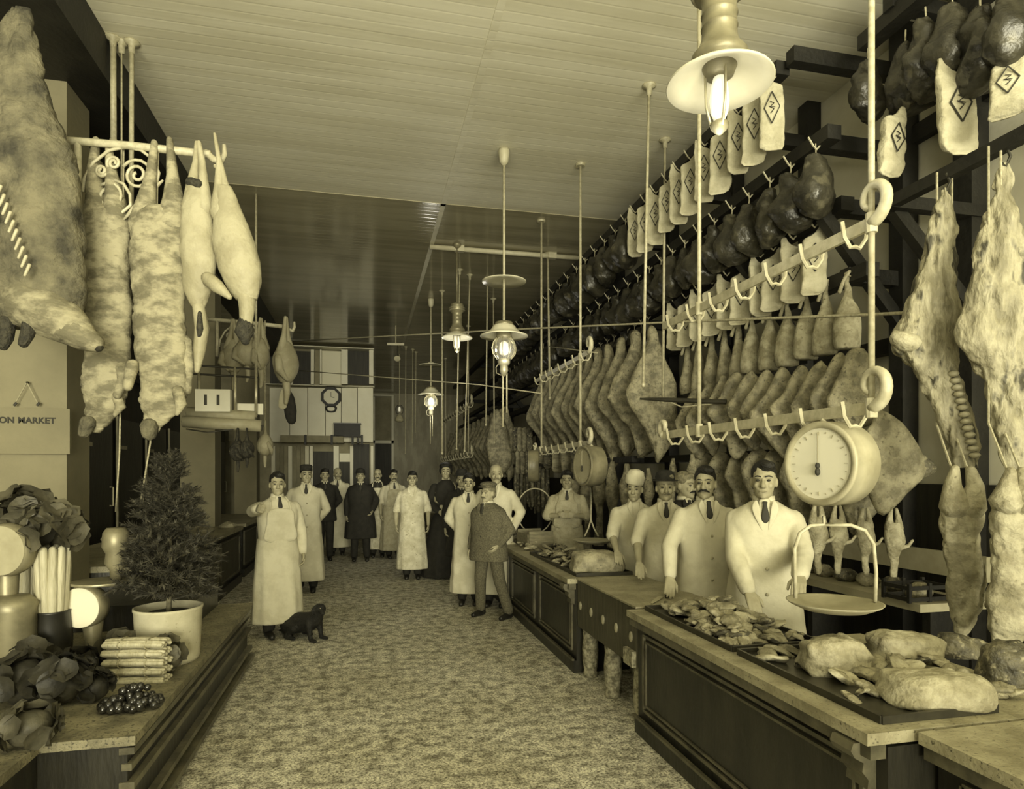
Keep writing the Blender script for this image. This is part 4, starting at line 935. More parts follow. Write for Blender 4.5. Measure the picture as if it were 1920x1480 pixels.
def globe_lamp(label, px, py, t, power, s=1.0):
    """rod with upper disc, shade, glass globe; (px,py) is the centre of the shade rim"""
    p = P(px, py, t); o = thing('globe_lamp', label, 'lamp', p)
    obj('stem', MB().tube([(0, 0, 0.07), (0, 0, ZC - p.z)], 0.014, 8), 'rod_paint', o, True)
    obj('ceiling_cup', MB().lathe([(0.015, ZC - p.z - 0.17), (0.045, ZC - p.z - 0.14), (0.06, ZC - p.z - 0.03), (0.055, ZC - p.z - 0.001)], 16), 'white_paint', o, True)
    d = 0.57 * s
    obj('upper_disc', MB().lathe([(0.05, d + 0.05), (0.06, d + 0.03), (0.13, d + 0.015), (0.232, d - 0.005), (0.228, d - 0.012), (0.12, d + 0.004), (0.03, d + 0.012)], 32), 'shade_white', o, True)
    sh_ = obj('shade', MB().lathe([(0.09, 0.115), (0.115, 0.10), (0.14, 0.06), (0.20, 0.015), (0.25, 0.0), (0.248, -0.01), (0.19, 0.005), (0.12, 0.05), (0.09, 0.09)], 36), 'shade_white', o, True)
    obj('crown', MB().lathe([(0.02, 0.15), (0.09, 0.14), (0.10, 0.115), (0.09, 0.10)], 24), 'brass', sh_, True)
    obj('gallery', MB().lathe([(0.075, 0.05), (0.08, 0.0), (0.088, -0.02), (0.07, -0.025)], 24), 'brass', o, True)
    gl = obj('globe', MB().lathe([(0.075, -0.02), (0.11, -0.07), (0.127, -0.13), (0.115, -0.19), (0.075, -0.24), (0.065, -0.26)], 28), 'glass', o, True)
    for a in range(10):
        an = 2 * PI * a / 10
        obj('wire_rib', MB().tube([((r_ + 0.004) * math.cos(an), (r_ + 0.004) * math.sin(an), z_) for r_, z_ in ((0.075, -0.02), (0.11, -0.07), (0.127, -0.13), (0.115, -0.19), (0.075, -0.24))], 0.004, 4), 'brass_light', gl)
    obj('mantle', MB().lathe([(0.02, -0.05), (0.05, -0.075), (0.055, -0.15), (0.05, -0.19), (0.02, -0.205)], 16), 'mantle', o, True)
    fi = obj('fitting', MB().lathe([(0.062, -0.245), (0.065, -0.28), (0.058, -0.30), (0.04, -0.31), (0.045, -0.36), (0.03, -0.40), (0.012, -0.42)], 20), 'brass_light', o, True)
    for x, L_ in ((-0.012, 0.95), (0.03, 0.80)): obj('gas_tube', MB().tube([(x, 0, -0.38), (x, 0, -L_)], 0.009, 6), 'rod_paint', fi, True)
    obj('pull', MB().tube([(-0.05, 0, -0.28), (-0.085, 0, -0.33), (-0.08, 0, -0.39), (-0.03, 0, -0.41)], 0.005, 5), 'brass_light', fi)
    point(o, (0.0, -0.20, -0.22), power)
globe_lamp('white shaded globe lamp with upper disc in the middle of the shop', 945, 630, 6.65, 4)
globe_lamp('smaller globe lamp farther down the shop', 808, 740, 12.3, 14, 1.0)
o = thing('rear_lamp', 'small dim lamp with clear globe hanging at the rear', 'lamp', P(749, 768, 18.0))
obj('stem', MB().tube([(0, 0, 0.1), (0, 0, ZC - P(749, 768, 18).z)], 0.012, 6), 'rod_paint', o); obj('globe', MB().lathe([(0.06, 0.12), (0.11, 0.05), (0.12, 0.0), (0.1, -0.1), (0.05, -0.14)], 16), 'glass', o, True)
obj('mantle', MB().lathe([(0.02, 0.08), (0.035, 0.02), (0.03, -0.06)], 10), 'mantle', o, True); obj('drip_cup', MB().lathe([(0.05, -0.14), (0.12, -0.26), (0.13, -0.32), (0.06, -0.36)], 14), 'scale_paint', o, True)
o = thing('ceiling_fixture', 'short white ceiling bar with a small horn speaker shape below', 'fixture', P(742, 646, 14.5))
obj('bar', MB().box((0, 0, 0), (0.38, 0.06, 0.05), rz=-0.1), 'white_paint', o); obj('drop', MB().tube([(0.04, 0, 0), (0.04, 0, -0.28)], 0.015, 6), 'dark_metal', o)
obj('horn', MB().lathe([(0.03, 0.05), (0.05, 0.0), (0.075, -0.03), (0.06, -0.035)], 14, (0.03, -0.05, -0.32), Matrix.Rotation(-0.9, 3, 'X')), 'white_paint', o, True)
obj('hanger', MB().tube([(0, 0, 0), (0, 0, ZC - P(742, 646, 14.5).z)], 0.015, 6), 'rod_paint', o)

# ================================================================ dial scales
def dial_scale(label, px, py, t, r, dep, turn, bail, pan, hang, drumw, face='dial'):
    p = P(px, py, t); o = thing('hanging_scale', label, 'scale', p, -YAW); k = t / F
    Rz = Matrix.Rotation(turn, 3, 'Z'); R = Rz @ Matrix.Rotation(PI / 2, 3, 'X')      # lathe axis z -> -y (towards the camera), then turned
    dr = obj('drum', MB().lathe([(r * 0.9, -dep * 0.55), (r * 1.02, -dep * 0.45), (r * 1.04, dep * 0.2), (r * 1.0, dep * 0.5), (r * 1.04, dep * 0.55), (r * 1.0, dep * 0.62), (r * 0.88, dep * 0.6), (r * 0.86, dep * 0.5)], 44, R=R), drumw, o, True)
    fc = obj('dial_face', MB().lathe([(r * 0.87, dep * 0.50), (r * 0.87, dep * 0.54)], 44, R=R), face, o)
    def on(x, z, lift=0.012): return Rz @ Vector((x, -dep * 0.54 - lift, z))
    m_ = MB(); m_.bar(on(0, -r * 0.05), on(0, r * 0.74), 0.004, 0.004); obj('needle', m_, 'dial_dark', fc)
    obj('hub', MB().ell(on(0, -r * 0.05), (0.011, 0.011, 0.014), 8, 6), 'ink', fc)
    obj('hub', MB().ell(on(0, -r * 0.2), (0.012, 0.012, 0.018), 8, 6), 'ink', fc)
    for i in range(24):
        a = 2 * PI * i / 24; L_ = 0.09 if i % 2 == 0 else 0.04
        obj('tick', MB().bar(on(r * 0.78 * math.sin(a), r * 0.78 * math.cos(a), 0.004), on(r * (0.78 - L_) * math.sin(a), r * (0.78 - L_) * math.cos(a), 0.004), 0.0035, 0.002), 'dial_dark', fc)
    hk = P(hang[0], hang[1], t); dh = Vector(((hang[0] - px) * k, 0, (py - hang[1]) * k))
    obj('hook', MB().tube([(0, 0, r), dh * 0.7 + Vector((0.02, 0, r * 0.3)), dh + Vector((0.012, 0, 0.0)), dh + Vector((-0.012, 0, 0.02))], 0.009, 7), 'iron_white', o, True)
    if bail: obj('bail', MB().tube([((x - px) * k, 0, (py - y) * k) for x, y in bail], 0.0085, 7), 'iron_white', o, True)
    if pan:
        x, y, hw = pan; R_ = hw * k
        obj('pan', MB().lathe([(R_ * 0.3, -R_ * 0.16), (R_ * 0.7, -R_ * 0.12), (R_ * 0.95, 0.0), (R_, R_ * 0.05), (R_ * 0.96, R_ * 0.04), (R_ * 0.7, -R_ * 0.06), (R_ * 0.3, -R_ * 0.10), (0.01, -R_ * 0.11)], 36, ((x - px) * k, 0, (py - y) * k)), 'scale_paint', o, True)
    return o
dial_scale('large white-faced dial scale hanging before the front butcher', 1560, 870, 2.85, 0.180, 0.15, -1.12,
           [(1492, 1122), (1490, 1030), (1500, 1000), (1520, 986), (1545, 984), (1545, 968), (1545, 984), (1595, 985), (1622, 995), (1638, 1020), (1643, 1075), (1641, 1130)], (1564, 1132, 84), (1545, 795), 'scale_paint')
dial_scale('second dial scale seen sideways above the middle counter', 1108, 874, 6.5, 0.20, 0.17, -1.2,
           [(1096, 1006), (1103, 992), (1108, 975), (1108, 915), (1108, 975), (1114, 992), (1122, 1006)], (1112, 1014, 38), (1110, 838), 'scale_brown', 'roll_paper')
dial_scale('third dial scale seen edge-on with ring-shaped bail', 1001, 874, 8.3, 0.20, 0.12, -1.62,
           [(1003 + 34 * math.sin(a), 958 - 42 * math.cos(a)) for a in np.linspace(0, 2 * PI, 22)], None, (1001, 838), 'scale_brown', 'roll_paper')

# ================================================================ left side: scrolled brackets with carcasses
def pl(px, py, x0, y0, t, dy=0.0): return Vector(((px - x0) * t / F, dy, -(py - y0) * t / F))
def spir(cx, cy, r0, r1, a0, turns, n=30):
    return [(cx + (r0 + (r1 - r0) * i / n) * math.cos(a0 + turns * 2 * PI * i / n), cy + (r0 + (r1 - r0) * i / n) * math.sin(a0 + turns * 2 * PI * i / n)) for i in range(n + 1)]
def bracket(label, t, T, mt='iron_white'):
    """T maps the large bracket's pixels to this bracket's pixels"""
    x0, y0 = T(143, 265); o = thing('scroll_bracket', label, 'bracket', P(x0, y0, t), -YAW, 'scrolled wall brackets'); s = (T(300, 265)[0] - T(200, 265)[0]) / 100
    def L(pts): return [pl(*T(x, y), x0, y0, t) for x, y in pts]
    rr = 0.011 * (t / 4.3) * s * 1.0
    obj('bar', MB().tube(L([(100, 262), (143, 265), (250, 274), (395, 290)]), 0.026 * (t / 4.3) * s, 8), mt, o, True)
    obj('end_hook', MB().tube(L([(385, 286), (402, 300), (415, 304), (421, 290), (420, 272)]), [0.026 * (t / 4.3) * s * f for f in (1, .9, .8, .7, .5)], 8), mt, o, True)
    obj('wall_stile', MB().tube(L([(146, 265), (147, 330), (146, 395)]), 0.022 * (t / 4.3) * s, 8), mt, o, True)
    for pts in (spir(257, 328, 30, 4, -2.6, 2.1), spir(205, 368, 26, 4, -2.2, 2.1), spir(213, 306, 13, 3, 2.5, 1.7), spir(190, 320, 11, 3, 0.5, 1.7)):
        obj('scroll', MB().tube(L(pts), rr, 6), mt, o, True)
    obj('scroll', MB().tube(L([(155, 360), (158, 335), (175, 305), (205, 282), (235, 276), (265, 282), (288, 300), (298, 325), (292, 350)]), rr, 6), mt, o, True)
    obj('scroll', MB().tube(L([(180, 405), (200, 410), (225, 402), (245, 385), (244, 365), (232, 345), (215, 338)]), rr, 6), mt, o, True)
    obj('leaf_brace', MB().tube(L([(232, 412), (250, 392), (270, 372), (290, 352), (306, 338)]), [rr * f for f in (.6, 1.5, 1.9, 1.6, .6)], 6), mt, o, True)
    return o
bracket('large white scrolled iron bracket holding the big carcasses', 4.27, lambda x, y: (x, y))
bracket('small far scrolled iron bracket holding a row of birds', 9.0, lambda x, y: (405 + (x - 143) * 0.53, 600 + (y - 265) * 0.53))

def carcass(label, t, rows, limbs, mt, seed, dr=0.62, amp=0.014, rz=0.0, freq=7):
    b, a = pix_loft(rows, t, dr, 40, 100, amp, freq, seed); b.rough({'hide': 0.010, 'hide_dark': 0.02}.get(mt, 0.004), 8, seed, (1, 1, 2.0) if mt == 'hide' else (1, 1, 0.6)); x0 = (rows[0][1] + rows[0][2]) / 2; y0 = rows[0][0]
    o = thing('hanging_carcass', label, 'carcass', a, -YAW + rz, 'carcasses on the large bracket'); bd = obj('body', b, mt, o, True)
    for nm, pts, rs, m2 in limbs:
        obj(nm, MB().limb([pl(p[0], p[1], x0, y0, t, p[2] if len(p) > 2 else 0.0) for p in pts], [r * t / F for r in rs], 12).jit(0.006, 18, seed), m2, o, True)
    return o, bd, x0, y0
# animal in its hide at the picture edge
o, bd, x0, y0 = carcass('large animal in patchy hide at the picture edge, head bent sideways', 3.9,
    [(20, 10, 60), (90, -12, 72), (150, -28, 84), (210, -40, 102), (260, -50, 126), (300, -55, 142), (390, -60, 150), (470, -60, 156), (540, -50, 160), (590, -25, 150), (615, 10, 120)],
    [('neck', [(70, 570, -0.02), (110, 596, -0.03), (148, 622, -0.03)], [52, 46, 33], 'hide'), ('muzzle', [(140, 618, -0.04), (165, 636, -0.04), (184, 646, -0.04)], [32, 25, 18], 'hide'),
     ('nose', [(180, 640, -0.04), (190, 652, -0.04)], [14, 11], 'feather'), ('hoof', [(32, 612, -0.08), (30, 640, -0.08), (26, 654, -0.08)], [14, 12, 9], 'feather'), ('hoof', [(80, 615, -0.1), (74, 636, -0.1), (68, 650, -0.1)], [13, 11, 9], 'feather')],
    'hide_dark', 3, 0.5)
k = 3.9 / F
obj('cavity', MB().slab([((x - x0) * k, -(y - y0) * k) for x, y in [(-20, 330), (25, 335), (38, 400), (42, 470), (28, 512), (0, 505), (-20, 430)]], 0.05, n=20, y0=-0.20), 'feather', bd, True)
for i in range(4): obj('rib', MB().tube([pl(8 + i * 9, 335 + i * 14, x0, y0, 3.9, -0.225), pl(12 + i * 8, 400 + i * 6, x0, y0, 3.9, -0.24), pl(10 + i * 7, 470, x0, y0, 3.9, -0.23)], 0.010, 6), 'bone', bd, True)
for i in range(11):
    x, y = 44 + i * 5.6, 372 + i * 15.5
    obj('rib', MB().limb([pl(x - 3, y + 10, x0, y0, 3.9, -0.215), pl(x + 5, y - 8, x0, y0, 3.9, -0.215)], [0.008, 0.010], 7), 'bone', bd, True)
# two hogs
carcass('mottled hog hanging head down beside the hide animal', 4.3,
    [(385, 180, 222), (405, 160, 236), (440, 151, 240), (500, 148, 243), (560, 150, 245), (620, 155, 246), (680, 158, 242), (720, 151, 238), (755, 157, 232), (785, 160, 212), (812, 164, 188)],
    [('hind_leg', [(180, 262), (176, 320), (180, 370), (184, 420)], [6, 11, 18, 28], 'hide'), ('hind_leg', [(203, 272), (210, 330), (216, 375), (216, 425)], [6, 11, 18, 26], 'hide'),
     ('ear', [(228, 745, -0.05), (236, 765, -0.06), (226, 780, -0.06)], [9, 9, 4], 'hide'), ('snout', [(176, 795, -0.06), (170, 812, -0.06)], [14, 11], 'hide_dark'), ('fore_leg', [(232, 690, -0.02), (240, 715, -0.05), (234, 745, -0.08)], [14, 10, 7], 'hide')], 'hide', 7)
carcass('pale hog hanging head down with spread hind legs', 4.24,
    [(388, 275, 322), (405, 255, 345), (440, 246, 350), (500, 246, 348), (560, 250, 346), (620, 252, 349), (680, 257, 352), (710, 262, 353), (745, 264, 348), (775, 270, 332), (798, 272, 308), (812, 275, 300)],
    [('hind_leg', [(290, 268), (283, 330), (275, 375), (270, 425)], [6, 10, 17, 28], 'hide'), ('hind_leg', [(318, 262), (324, 330), (326, 375), (322, 425)], [6, 11, 18, 28], 'hide'),
     ('ear', [(342, 735, -0.06), (350, 760, -0.07), (340, 778, -0.06)], [10, 10, 4], 'hide'), ('snout', [(288, 800, -0.05), (288, 814, -0.05)], [15, 13], 'hide_dark'), ('fore_leg', [(262, 690, -0.08), (260, 730, -0.12)], [12, 8], 'hide'), ('fore_leg', [(344, 640, 0.02), (354, 690, 0.0), (352, 735, 0.0)], [13, 9, 6], 'hide')], 'hide', 11)
carcass('slender plucked bird with dark neck feathers next to the pale hog', 4.2,
    [(350, 352, 388), (385, 342, 396), (430, 338, 402), (480, 340, 405), (530, 343, 401), (560, 352, 392), (582, 364, 382)],
    [('leg', [(369, 268), (367, 305), (361, 345), (357, 395)], [4, 6, 10, 17], 'bird_skin'), ('leg', [(374, 268), (379, 305), (382, 345), (385, 395)], [4, 6, 10, 17], 'bird_skin'),
     ('garter', [(362, 346, -0.03), (376, 350, -0.03)], [9, 9], 'feather'), ('neck', [(373, 575), (378, 615), (374, 655), (370, 695)], [11, 12, 11, 5], 'bird_skin'), ('neck_feathers', [(379, 590, -0.03), (380, 618, -0.035), (378, 632, -0.03)], [4, 7, 4], 'feather')], 'bird_skin', 15, 0.7, 0.01)
carcass('plump plucked bird with one wing hanging at the bracket tip', 4.17,
    [(350, 404, 434), (390, 402, 452), (430, 399, 468), (470, 403, 482), (510, 411, 490), (540, 426, 488), (562, 442, 482)],
    [('leg', [(403, 252), (410, 300), (411, 350), (412, 400)], [3, 5, 9, 18], 'bird_skin'), ('leg', [(412, 300), (420, 340), (430, 380), (436, 420)], [4, 6, 12, 20], 'bird_skin'),
     ('neck', [(462, 548), (463, 580), (462, 606)], [17, 14, 12], 'bird_skin'), ('neck_feathers', [(460, 606), (458, 624), (460, 640)], [14, 17, 8], 'feather'), ('wing', [(398, 528, -0.05), (420, 546, -0.09), (443, 565, -0.11)], [13, 12, 6], 'bird_skin'), ('twine', [(404, 312), (416, 314)], [4, 4], 'rope')], 'bird_skin', 19, 0.7, 0.008)
# birds on the far bracket
def far_bird(label, px, py, h, seed, pale=True, wd=1.0, t=8.9, string=0.0):
    o = thing('hanging_bird', label, 'bird', P(px, py, t), -YAW + 0.3 * seed, 'birds on the far bracket'); s = h * t / F
    m_ = 'bird_skin' if pale else 'feather'
    obj('body', lathe_rows([(-0.28 * s, 0.05 * s * wd), (-0.38 * s, 0.12 * s * wd), (-0.52 * s, 0.17 * s * wd), (-0.66 * s, 0.14 * s * wd), (-0.76 * s, 0.07 * s * wd)], 12, 12, 0.01, 9, seed, 0.8), m_, o, True)
    for sg in (-1, 1): obj('leg', MB().limb([(sg * 0.01, 0, 0), (sg * 0.03 * s, 0, -0.2 * s), (sg * 0.07 * s, 0, -0.42 * s)], [0.02 * s, 0.03 * s, 0.07 * s], 8), m_, o, True)
    if string: obj('string', MB().tube([(0, 0, -0.02), (0, 0, string)], 0.006, 5), 'rope', o)
    obj('neck', MB().limb([(0, 0, -0.72 * s), (0.02 * s, 0, -0.88 * s), (0, 0, -1.0 * s)], [0.05 * s, 0.04 * s, 0.025 * s], 8), m_, o, True)
    obj('wing', MB().limb([(-0.14 * s * wd, -0.02, -0.5 * s), (-0.17 * s * wd, -0.06, -0.64 * s), (-0.06 * s, -0.08, -0.74 * s)], [0.05 * s, 0.05 * s, 0.02 * s], 8), m_, o, True)
far_bird('grey-pale bird nearest the column on the far bracket', 437, 600, 130, 1, True, 0.9)
far_bird('fluffy pale bird second on the far bracket', 463, 600, 115, 2, True, 1.2)
far_bird('long thin bird third on the far bracket', 489, 598, 128, 3, True, 0.8)
far_bird('plump pale bird at the tip of the far bracket', 536, 596, 160, 4, True, 1.0)
far_bird('dark feathered fowl hanging below the paper rolls', 446, 804, 80, 5, False, 1.4, 7.5)
far_bird('second dark feathered fowl beside the first fowl', 463, 804, 72, 6, False, 1.4, 7.5)
far_bird('brown mottled carcass piece hanging by the slim column', 497, 790, 85, 7, True, 1.3, 8.9, 1.4)
# dark bag and card near the slim column
o = thing('hanging_coat', 'dark coat with a pale card hanging under the far birds', 'coat', P(540, 728, 9.0), -YAW)
obj('cloth', MB().slab([((x - 540) * 9.2 / F, -(y - 728) * 9.2 / F) for x, y in [(538, 728), (548, 738), (554, 760), (553, 790), (540, 792), (534, 770), (533, 745)]], 0.1, n=24).jit(0.015, 8, 1), 'cloth_black', o, True)
obj('string', MB().tube([(0, 0, -0.02), (0.0, 0, 0.93)], 0.008, 5), 'rope', o)
obj('card', MB().slab([((x - 540) * 9.2 / F, -(y - 728) * 9.2 / F) for x, y in [(530, 734), (536, 734), (541, 764), (526, 764)]], 0.02, n=12, y0=-0.07), 'roll_paper', o)

# wrapping paper rolls on their rack
t = 7.6; k = t / F; o = thing('paper_roll_rack', 'hanging rack with two rolls of wrapping paper above the serving counter', 'rack', P(350, 690, t), -YAW + 0.12)
def L2(x, y, d=0.0): return Vector(((x - 350) * k, d, -(y - 690) * k))
for (xa, ya, xb, yb, r, d) in ((352, 774, 474, 781, 11, 0.0), (349, 792, 488, 799, 11, -0.08)):
    rl = obj('paper_roll', MB().tube([L2(xa, ya, d), L2(xb, yb, d)], r * k, 18), 'roll_paper', o, True)
    obj('spindle', MB().tube([L2(xa - 4, ya, d), L2(xb + 4, yb, d)], 0.012, 6), 'dark_metal', rl)
for x in (372, 437, 475): obj('upright', MB().tube([L2(x, 686), L2(x, 782)], 0.018, 8), 'brass_light', o, True)
for y in (686, 702): obj('crossbar', MB().tube([L2(340, y - 2), L2(478, y + 4)], 0.012, 6), 'dark_metal', o)
for x in (372, 475): obj('hanger_rod', MB().tube([L2(x, 690), L2(x, 690) + Vector((0, 0, ZC - P(350, 690, t).z))], 0.014, 6), 'rod_paint', o, True)
obj('panel', MB().box(L2(404, 753, -0.12), (0.39, 0.06, 0.26)), 'mezz_paint', o)
for x in (392, 414): obj('slot', MB().box(L2(x, 752, -0.155), (0.03, 0.01, 0.12)), 'dark_metal', o)
obj('cutter_blade', MB().tube([L2(356, 806, -0.12), L2(395, 812, -0.14), L2(440, 806, -0.12)], 0.008, 6), 'dark_metal', o)
obj('side_panel', MB().box(L2(462, 765, 0.06), (0.3, 0.02, 0.13)), 'mezz_paint', o)

# sign on the column
SY = col1.y - 0.03; A_ = PY(-32, 764, SY); B_ = PY(132, 852, SY)
sg = thing('market_sign', 'pale board sign reading UNION MARKET hung on the wide column', 'sign', ((A_.x + B_.x) / 2, SY, B_.z))
sw, shh = B_.x - A_.x, A_.z - B_.z
obj('board', MB().box((0, 0, shh / 2), (sw, 0.025, shh)), 'plaster', sg)
N_ = PY(53, 718, SY); nl = Vector((N_.x - sg.location.x, -0.01, N_.z - sg.location.z))
obj('nail', MB().ell(nl, (0.01, 0.02, 0.01), 8, 5), 'dark_metal', sg)
m_ = MB()
for px in (30, 73):
    e = PY(px, 758, SY); m_.bar(nl + Vector((0, -0.01, 0)), (e.x - sg.location.x, -0.012, e.z - sg.location.z), 0.006, 0.006)
obj('string', m_, 'dial_dark', sg)
for px in (30, 73):
    e = PY(px, 759, SY); obj('eyelet', MB().bar((e.x - sg.location.x - 0.008, -0.014, e.z - sg.location.z - 0.01), (e.x - sg.location.x + 0.01, -0.014, e.z - sg.location.z + 0.015), 0.008, 0.016), 'ink', sg)
def lettering(name, text, size, m, parent, loc, rot, bold=0.0, space=1.0):
    c = bpy.data.curves.new(name, 'FONT'); c.body = text; c.size = size; c.extrude = 0.003; c.offset = bold; c.space_character = space
    c.align_x = 'LEFT'
    tmp = bpy.data.objects.new('tmp', c); COL.objects.link(tmp)
    me = bpy.data.meshes.new_from_object(tmp.evaluated_get(bpy.context.evaluated_depsgraph_get()))
    bpy.data.objects.remove(tmp); me.materials.clear(); me.materials.append(MATS[m])
    return obj(name, me, None, parent, loc=loc, rot=rot)
e = PY(50, 794, SY); r_ = PY(106, 794, SY); xr_ = r_.x - sg.location.x
for word in ('MARKET', 'UNION'):
    lt_ = lettering('lettering', word, 0.064, 'ink', sg, (0, 0, 0), (PI / 2, 0, 0), 0.0018, 1.05)
    xsM = [v.co.x for v in lt_.data.vertices]; lt_.location = (xr_ - max(xsM), -0.015, e.z - sg.location.z); xr_ -= max(xsM) - min(xsM) + 0.026

# ================================================================ produce and scales on the platform
zt = ZP + 0.001
def on_platform(px, t): # foot at depth t in column px
    p = P(px, 0, t); return Vector((p.x, p.y, zt))
# spruce in a white tub
tp = on_platform(316, 3.86)
tb_ = thing('potted_spruce', 'little spruce tree growing in a white tub', 'plant', tp)
obj('tub', MB().lathe([(0.165, 0.0), (0.172, 0.02), (0.185, 0.30), (0.19, 0.31), (0.19, 0.325), (0.178, 0.325), (0.17, 0.28), (0.01, 0.27)], 36), 'tub', tb_, True)
obj('soil', MB().lathe([(0.172, 0.27), (0.12, 0.29), (0.01, 0.295)], 24), 'soil', tb_, True)
obj('trunk', MB().tube([(0, 0, 0.27), (0.01, 0, 0.6), (0.0, 0.01, 0.95), (0.01, 0, 1.24)], [0.016, 0.013, 0.009, 0.004], 8), 'bark', tb_, True)
rs = random.Random(11)
def branch_mesh(i):
    b = MB(); L_ = 1.0
    def needles(p, q, n, ln):
        d = (q - p); 
        for j in range(n):
            f = (j + 0.5) / n; c = p + d * f; a = rs.uniform(0, 2 * PI)
            u = Vector((rs.uniform(-.3, 1), math.cos(a), math.sin(a))).normalized(); e = c + u * ln * rs.uniform(.7, 1.2) + d.normalized() * ln * 0.7
            s_ = u.cross(d.normalized()) * ln * 0.13
            b.add([c - s_, c + s_, e], [(0, 1, 2)])
    m0, m1 = Vector((0, 0, 0)), Vector((L_, 0, -0.12)); mid = Vector((0.5, 0, 0.02))
    b.tube([m0, mid, m1], [0.02, 0.013, 0.004], 5); needles(m0, mid, 40, 0.11); needles(mid, m1, 50, 0.11)
    for sgn in (-1, 1):
        for f in (0.3, 0.5, 0.7):
            p = Vector((f, 0, 0.0)); q = p + Vector((0.28 * (1.1 - f) + 0.1, sgn * 0.42 * (1.1 - f), rs.uniform(-.06, .06)))
            b.tube([p, q], [0.009, 0.003], 4); needles(p, q, 40, 0.10)
    return b.mesh('branch', 'needles')
BR = [branch_mesh(i) for i in range(4)]
for i in range(110):
    z = 0.36 + 0.82 * (i / 109) ** 0.9; f = 1 - (z - 0.3) / 0.95
    ln = 0.08 + 0.30 * max(f, 0) ** 0.8 * rs.uniform(.75, 1.15)
    o = bpy.data.objects.new('branch', BR[i % 4]); COL.objects.link(o); o.parent = tb_; o.location = (0.005, 0, z)
    o.rotation_euler = (rs.uniform(-.4, .4), -rs.uniform(-0.1, 0.75) if f > .25 else -rs.uniform(.5, 1.1), i * 2.4); o.scale = (ln, ln, ln)
# celery bunches with leafy heads in dark pots
def leafy(parent, name, c, r, n, mt, seed):
    q = random.Random(seed)
    for i in range(n):
        a, e = q.uniform(0, 2 * PI), q.uniform(-0.5, 1.3); d = Vector((math.cos(a) * math.cos(e), math.sin(a) * math.cos(e), math.sin(e)))
        p = Vector(c) + d * r * q.uniform(.45, .8); s = r * q.uniform(.35, .5)
        R = d.to_track_quat('Z', 'Y').to_matrix()
        b = MB(); rings = []
        for j in range(4):
            rr_ = s * (j + 0.4) / 3.4; rings.append([p + R @ Vector((rr_ * math.cos(2 * PI * h / 12), rr_ * math.sin(2 * PI * h / 12), (0.25 * s * (j / 3) ** 2 * (1 + 0.6 * math.sin(5 * 2 * PI * h / 12 + seed))) )) for h in range(12)])
        b.loft(rings, cap=False); b.add([v + R @ Vector((0, 0, -0.0)) for v in rings[0]], [tuple(range(12))])
        obj(name, b, mt, parent, True)
def celery(label, px, t, s, seed):
    o = thing('celery_bunch', label, 'vegetable', on_platform(px, t), 0, 'celery bunches'); q = random.Random(seed)
    pot = obj('jar', MB().lathe([(0.07 * s, 0), (0.095 * s, 0.03), (0.10 * s, 0.2 * s), (0.085 * s, 0.34 * s), (0.09 * s, 0.35 * s), (0.075 * s, 0.35 * s), (0.07 * s, 0.3 * s)], 24), 'leather', o, True)
    for i in range(11):
        a = 2 * PI * i / 11; r0, r1 = 0.045 * s, 0.062 * s
        obj('stalk', MB().limb([(r0 * math.cos(a), r0 * math.sin(a), 0.28 * s), (r1 * math.cos(a), r1 * math.sin(a), 0.5 * s), (r1 * 1.25 * math.cos(a), r1 * 1.25 * math.sin(a), 0.70 * s)], [0.028 * s, 0.027 * s, 0.020 * s], 8), 'celery', o, True)
    leafy(o, 'leaf', (0, 0, 0.80 * s), 0.19 * s, 26, 'leaf_mid', seed)
celery('celery bunch with dark leafy head beside the big counter dial', 98, 3.62, 1.0, 2)
celery('celery bunch half hidden behind the big counter dial', 48, 3.9, 1.08, 5)
def counter_scale(label, px, t, dial_px, dial_py, r, mtf, seed):
    base = on_platform(px, t); o = thing('counter_scale', label, 'scale', base, -YAW, 'counter scales'); p = P(dial_px, dial_py, t)
    z = p.z - zt; x = (dial_px - px) * t / F
    obj('base', MB().lathe([(0.15, 0), (0.155, 0.02), (0.12, 0.05), (0.06, 0.07)], 28), 'dark_metal', o, True)
    obj('column', MB().lathe([(0.05, 0.06), (0.035, 0.12), (0.055, z - r * 0.9), (0.04, z)], 20, (x * 0.5, 0.03, 0)), 'brass', o, True)
    dr = obj('drum', MB().lathe([(r * 1.02, -0.04), (r * 1.08, 0.0), (r * 1.0, 0.05)], 40, (x, 0, z), RX), 'brass', o, True)
    obj('dial_face', MB().lathe([(r * 0.98, 0.052), (r * 0.97, 0.056)], 40, (x, 0, z), RX), mtf, o)
    return o, x, z
o, x, z = counter_scale('brass counter scale with round white dial among the produce', 175, 3.72, 160, 1137, 0.117, 'dial', 1)
obj('weigh_plate', MB().lathe([(0.03, z + 0.11), (0.16, z + 0.125), (0.165, z + 0.14), (0.15, z + 0.14)], 32, (0.02, 0.05, 0)), 'brass_light', o, True)
obj('tower', MB().lathe([(0.03, z + 0.14), (0.035, z + 0.2), (0.06, z + 0.24), (0.055, z + 0.3), (0.075, z + 0.34), (0.07, z + 0.42), (0.05, z + 0.45)], 22, (0.09, 0.07, 0)), 'brass', o, True)
o, x, z = counter_scale('tall counter scale with large pale dial cut by the picture edge', -2, 3.5, 14, 1031, 0.137, 'roll_paper', 2)
obj('lower_drum', MB().lathe([(0.10, 0.1), (0.115, 0.13), (0.11, 0.38), (0.12, 0.42), (0.08, 0.46)], 28, (0.09, -0.02, 0)), 'brass', o, True)
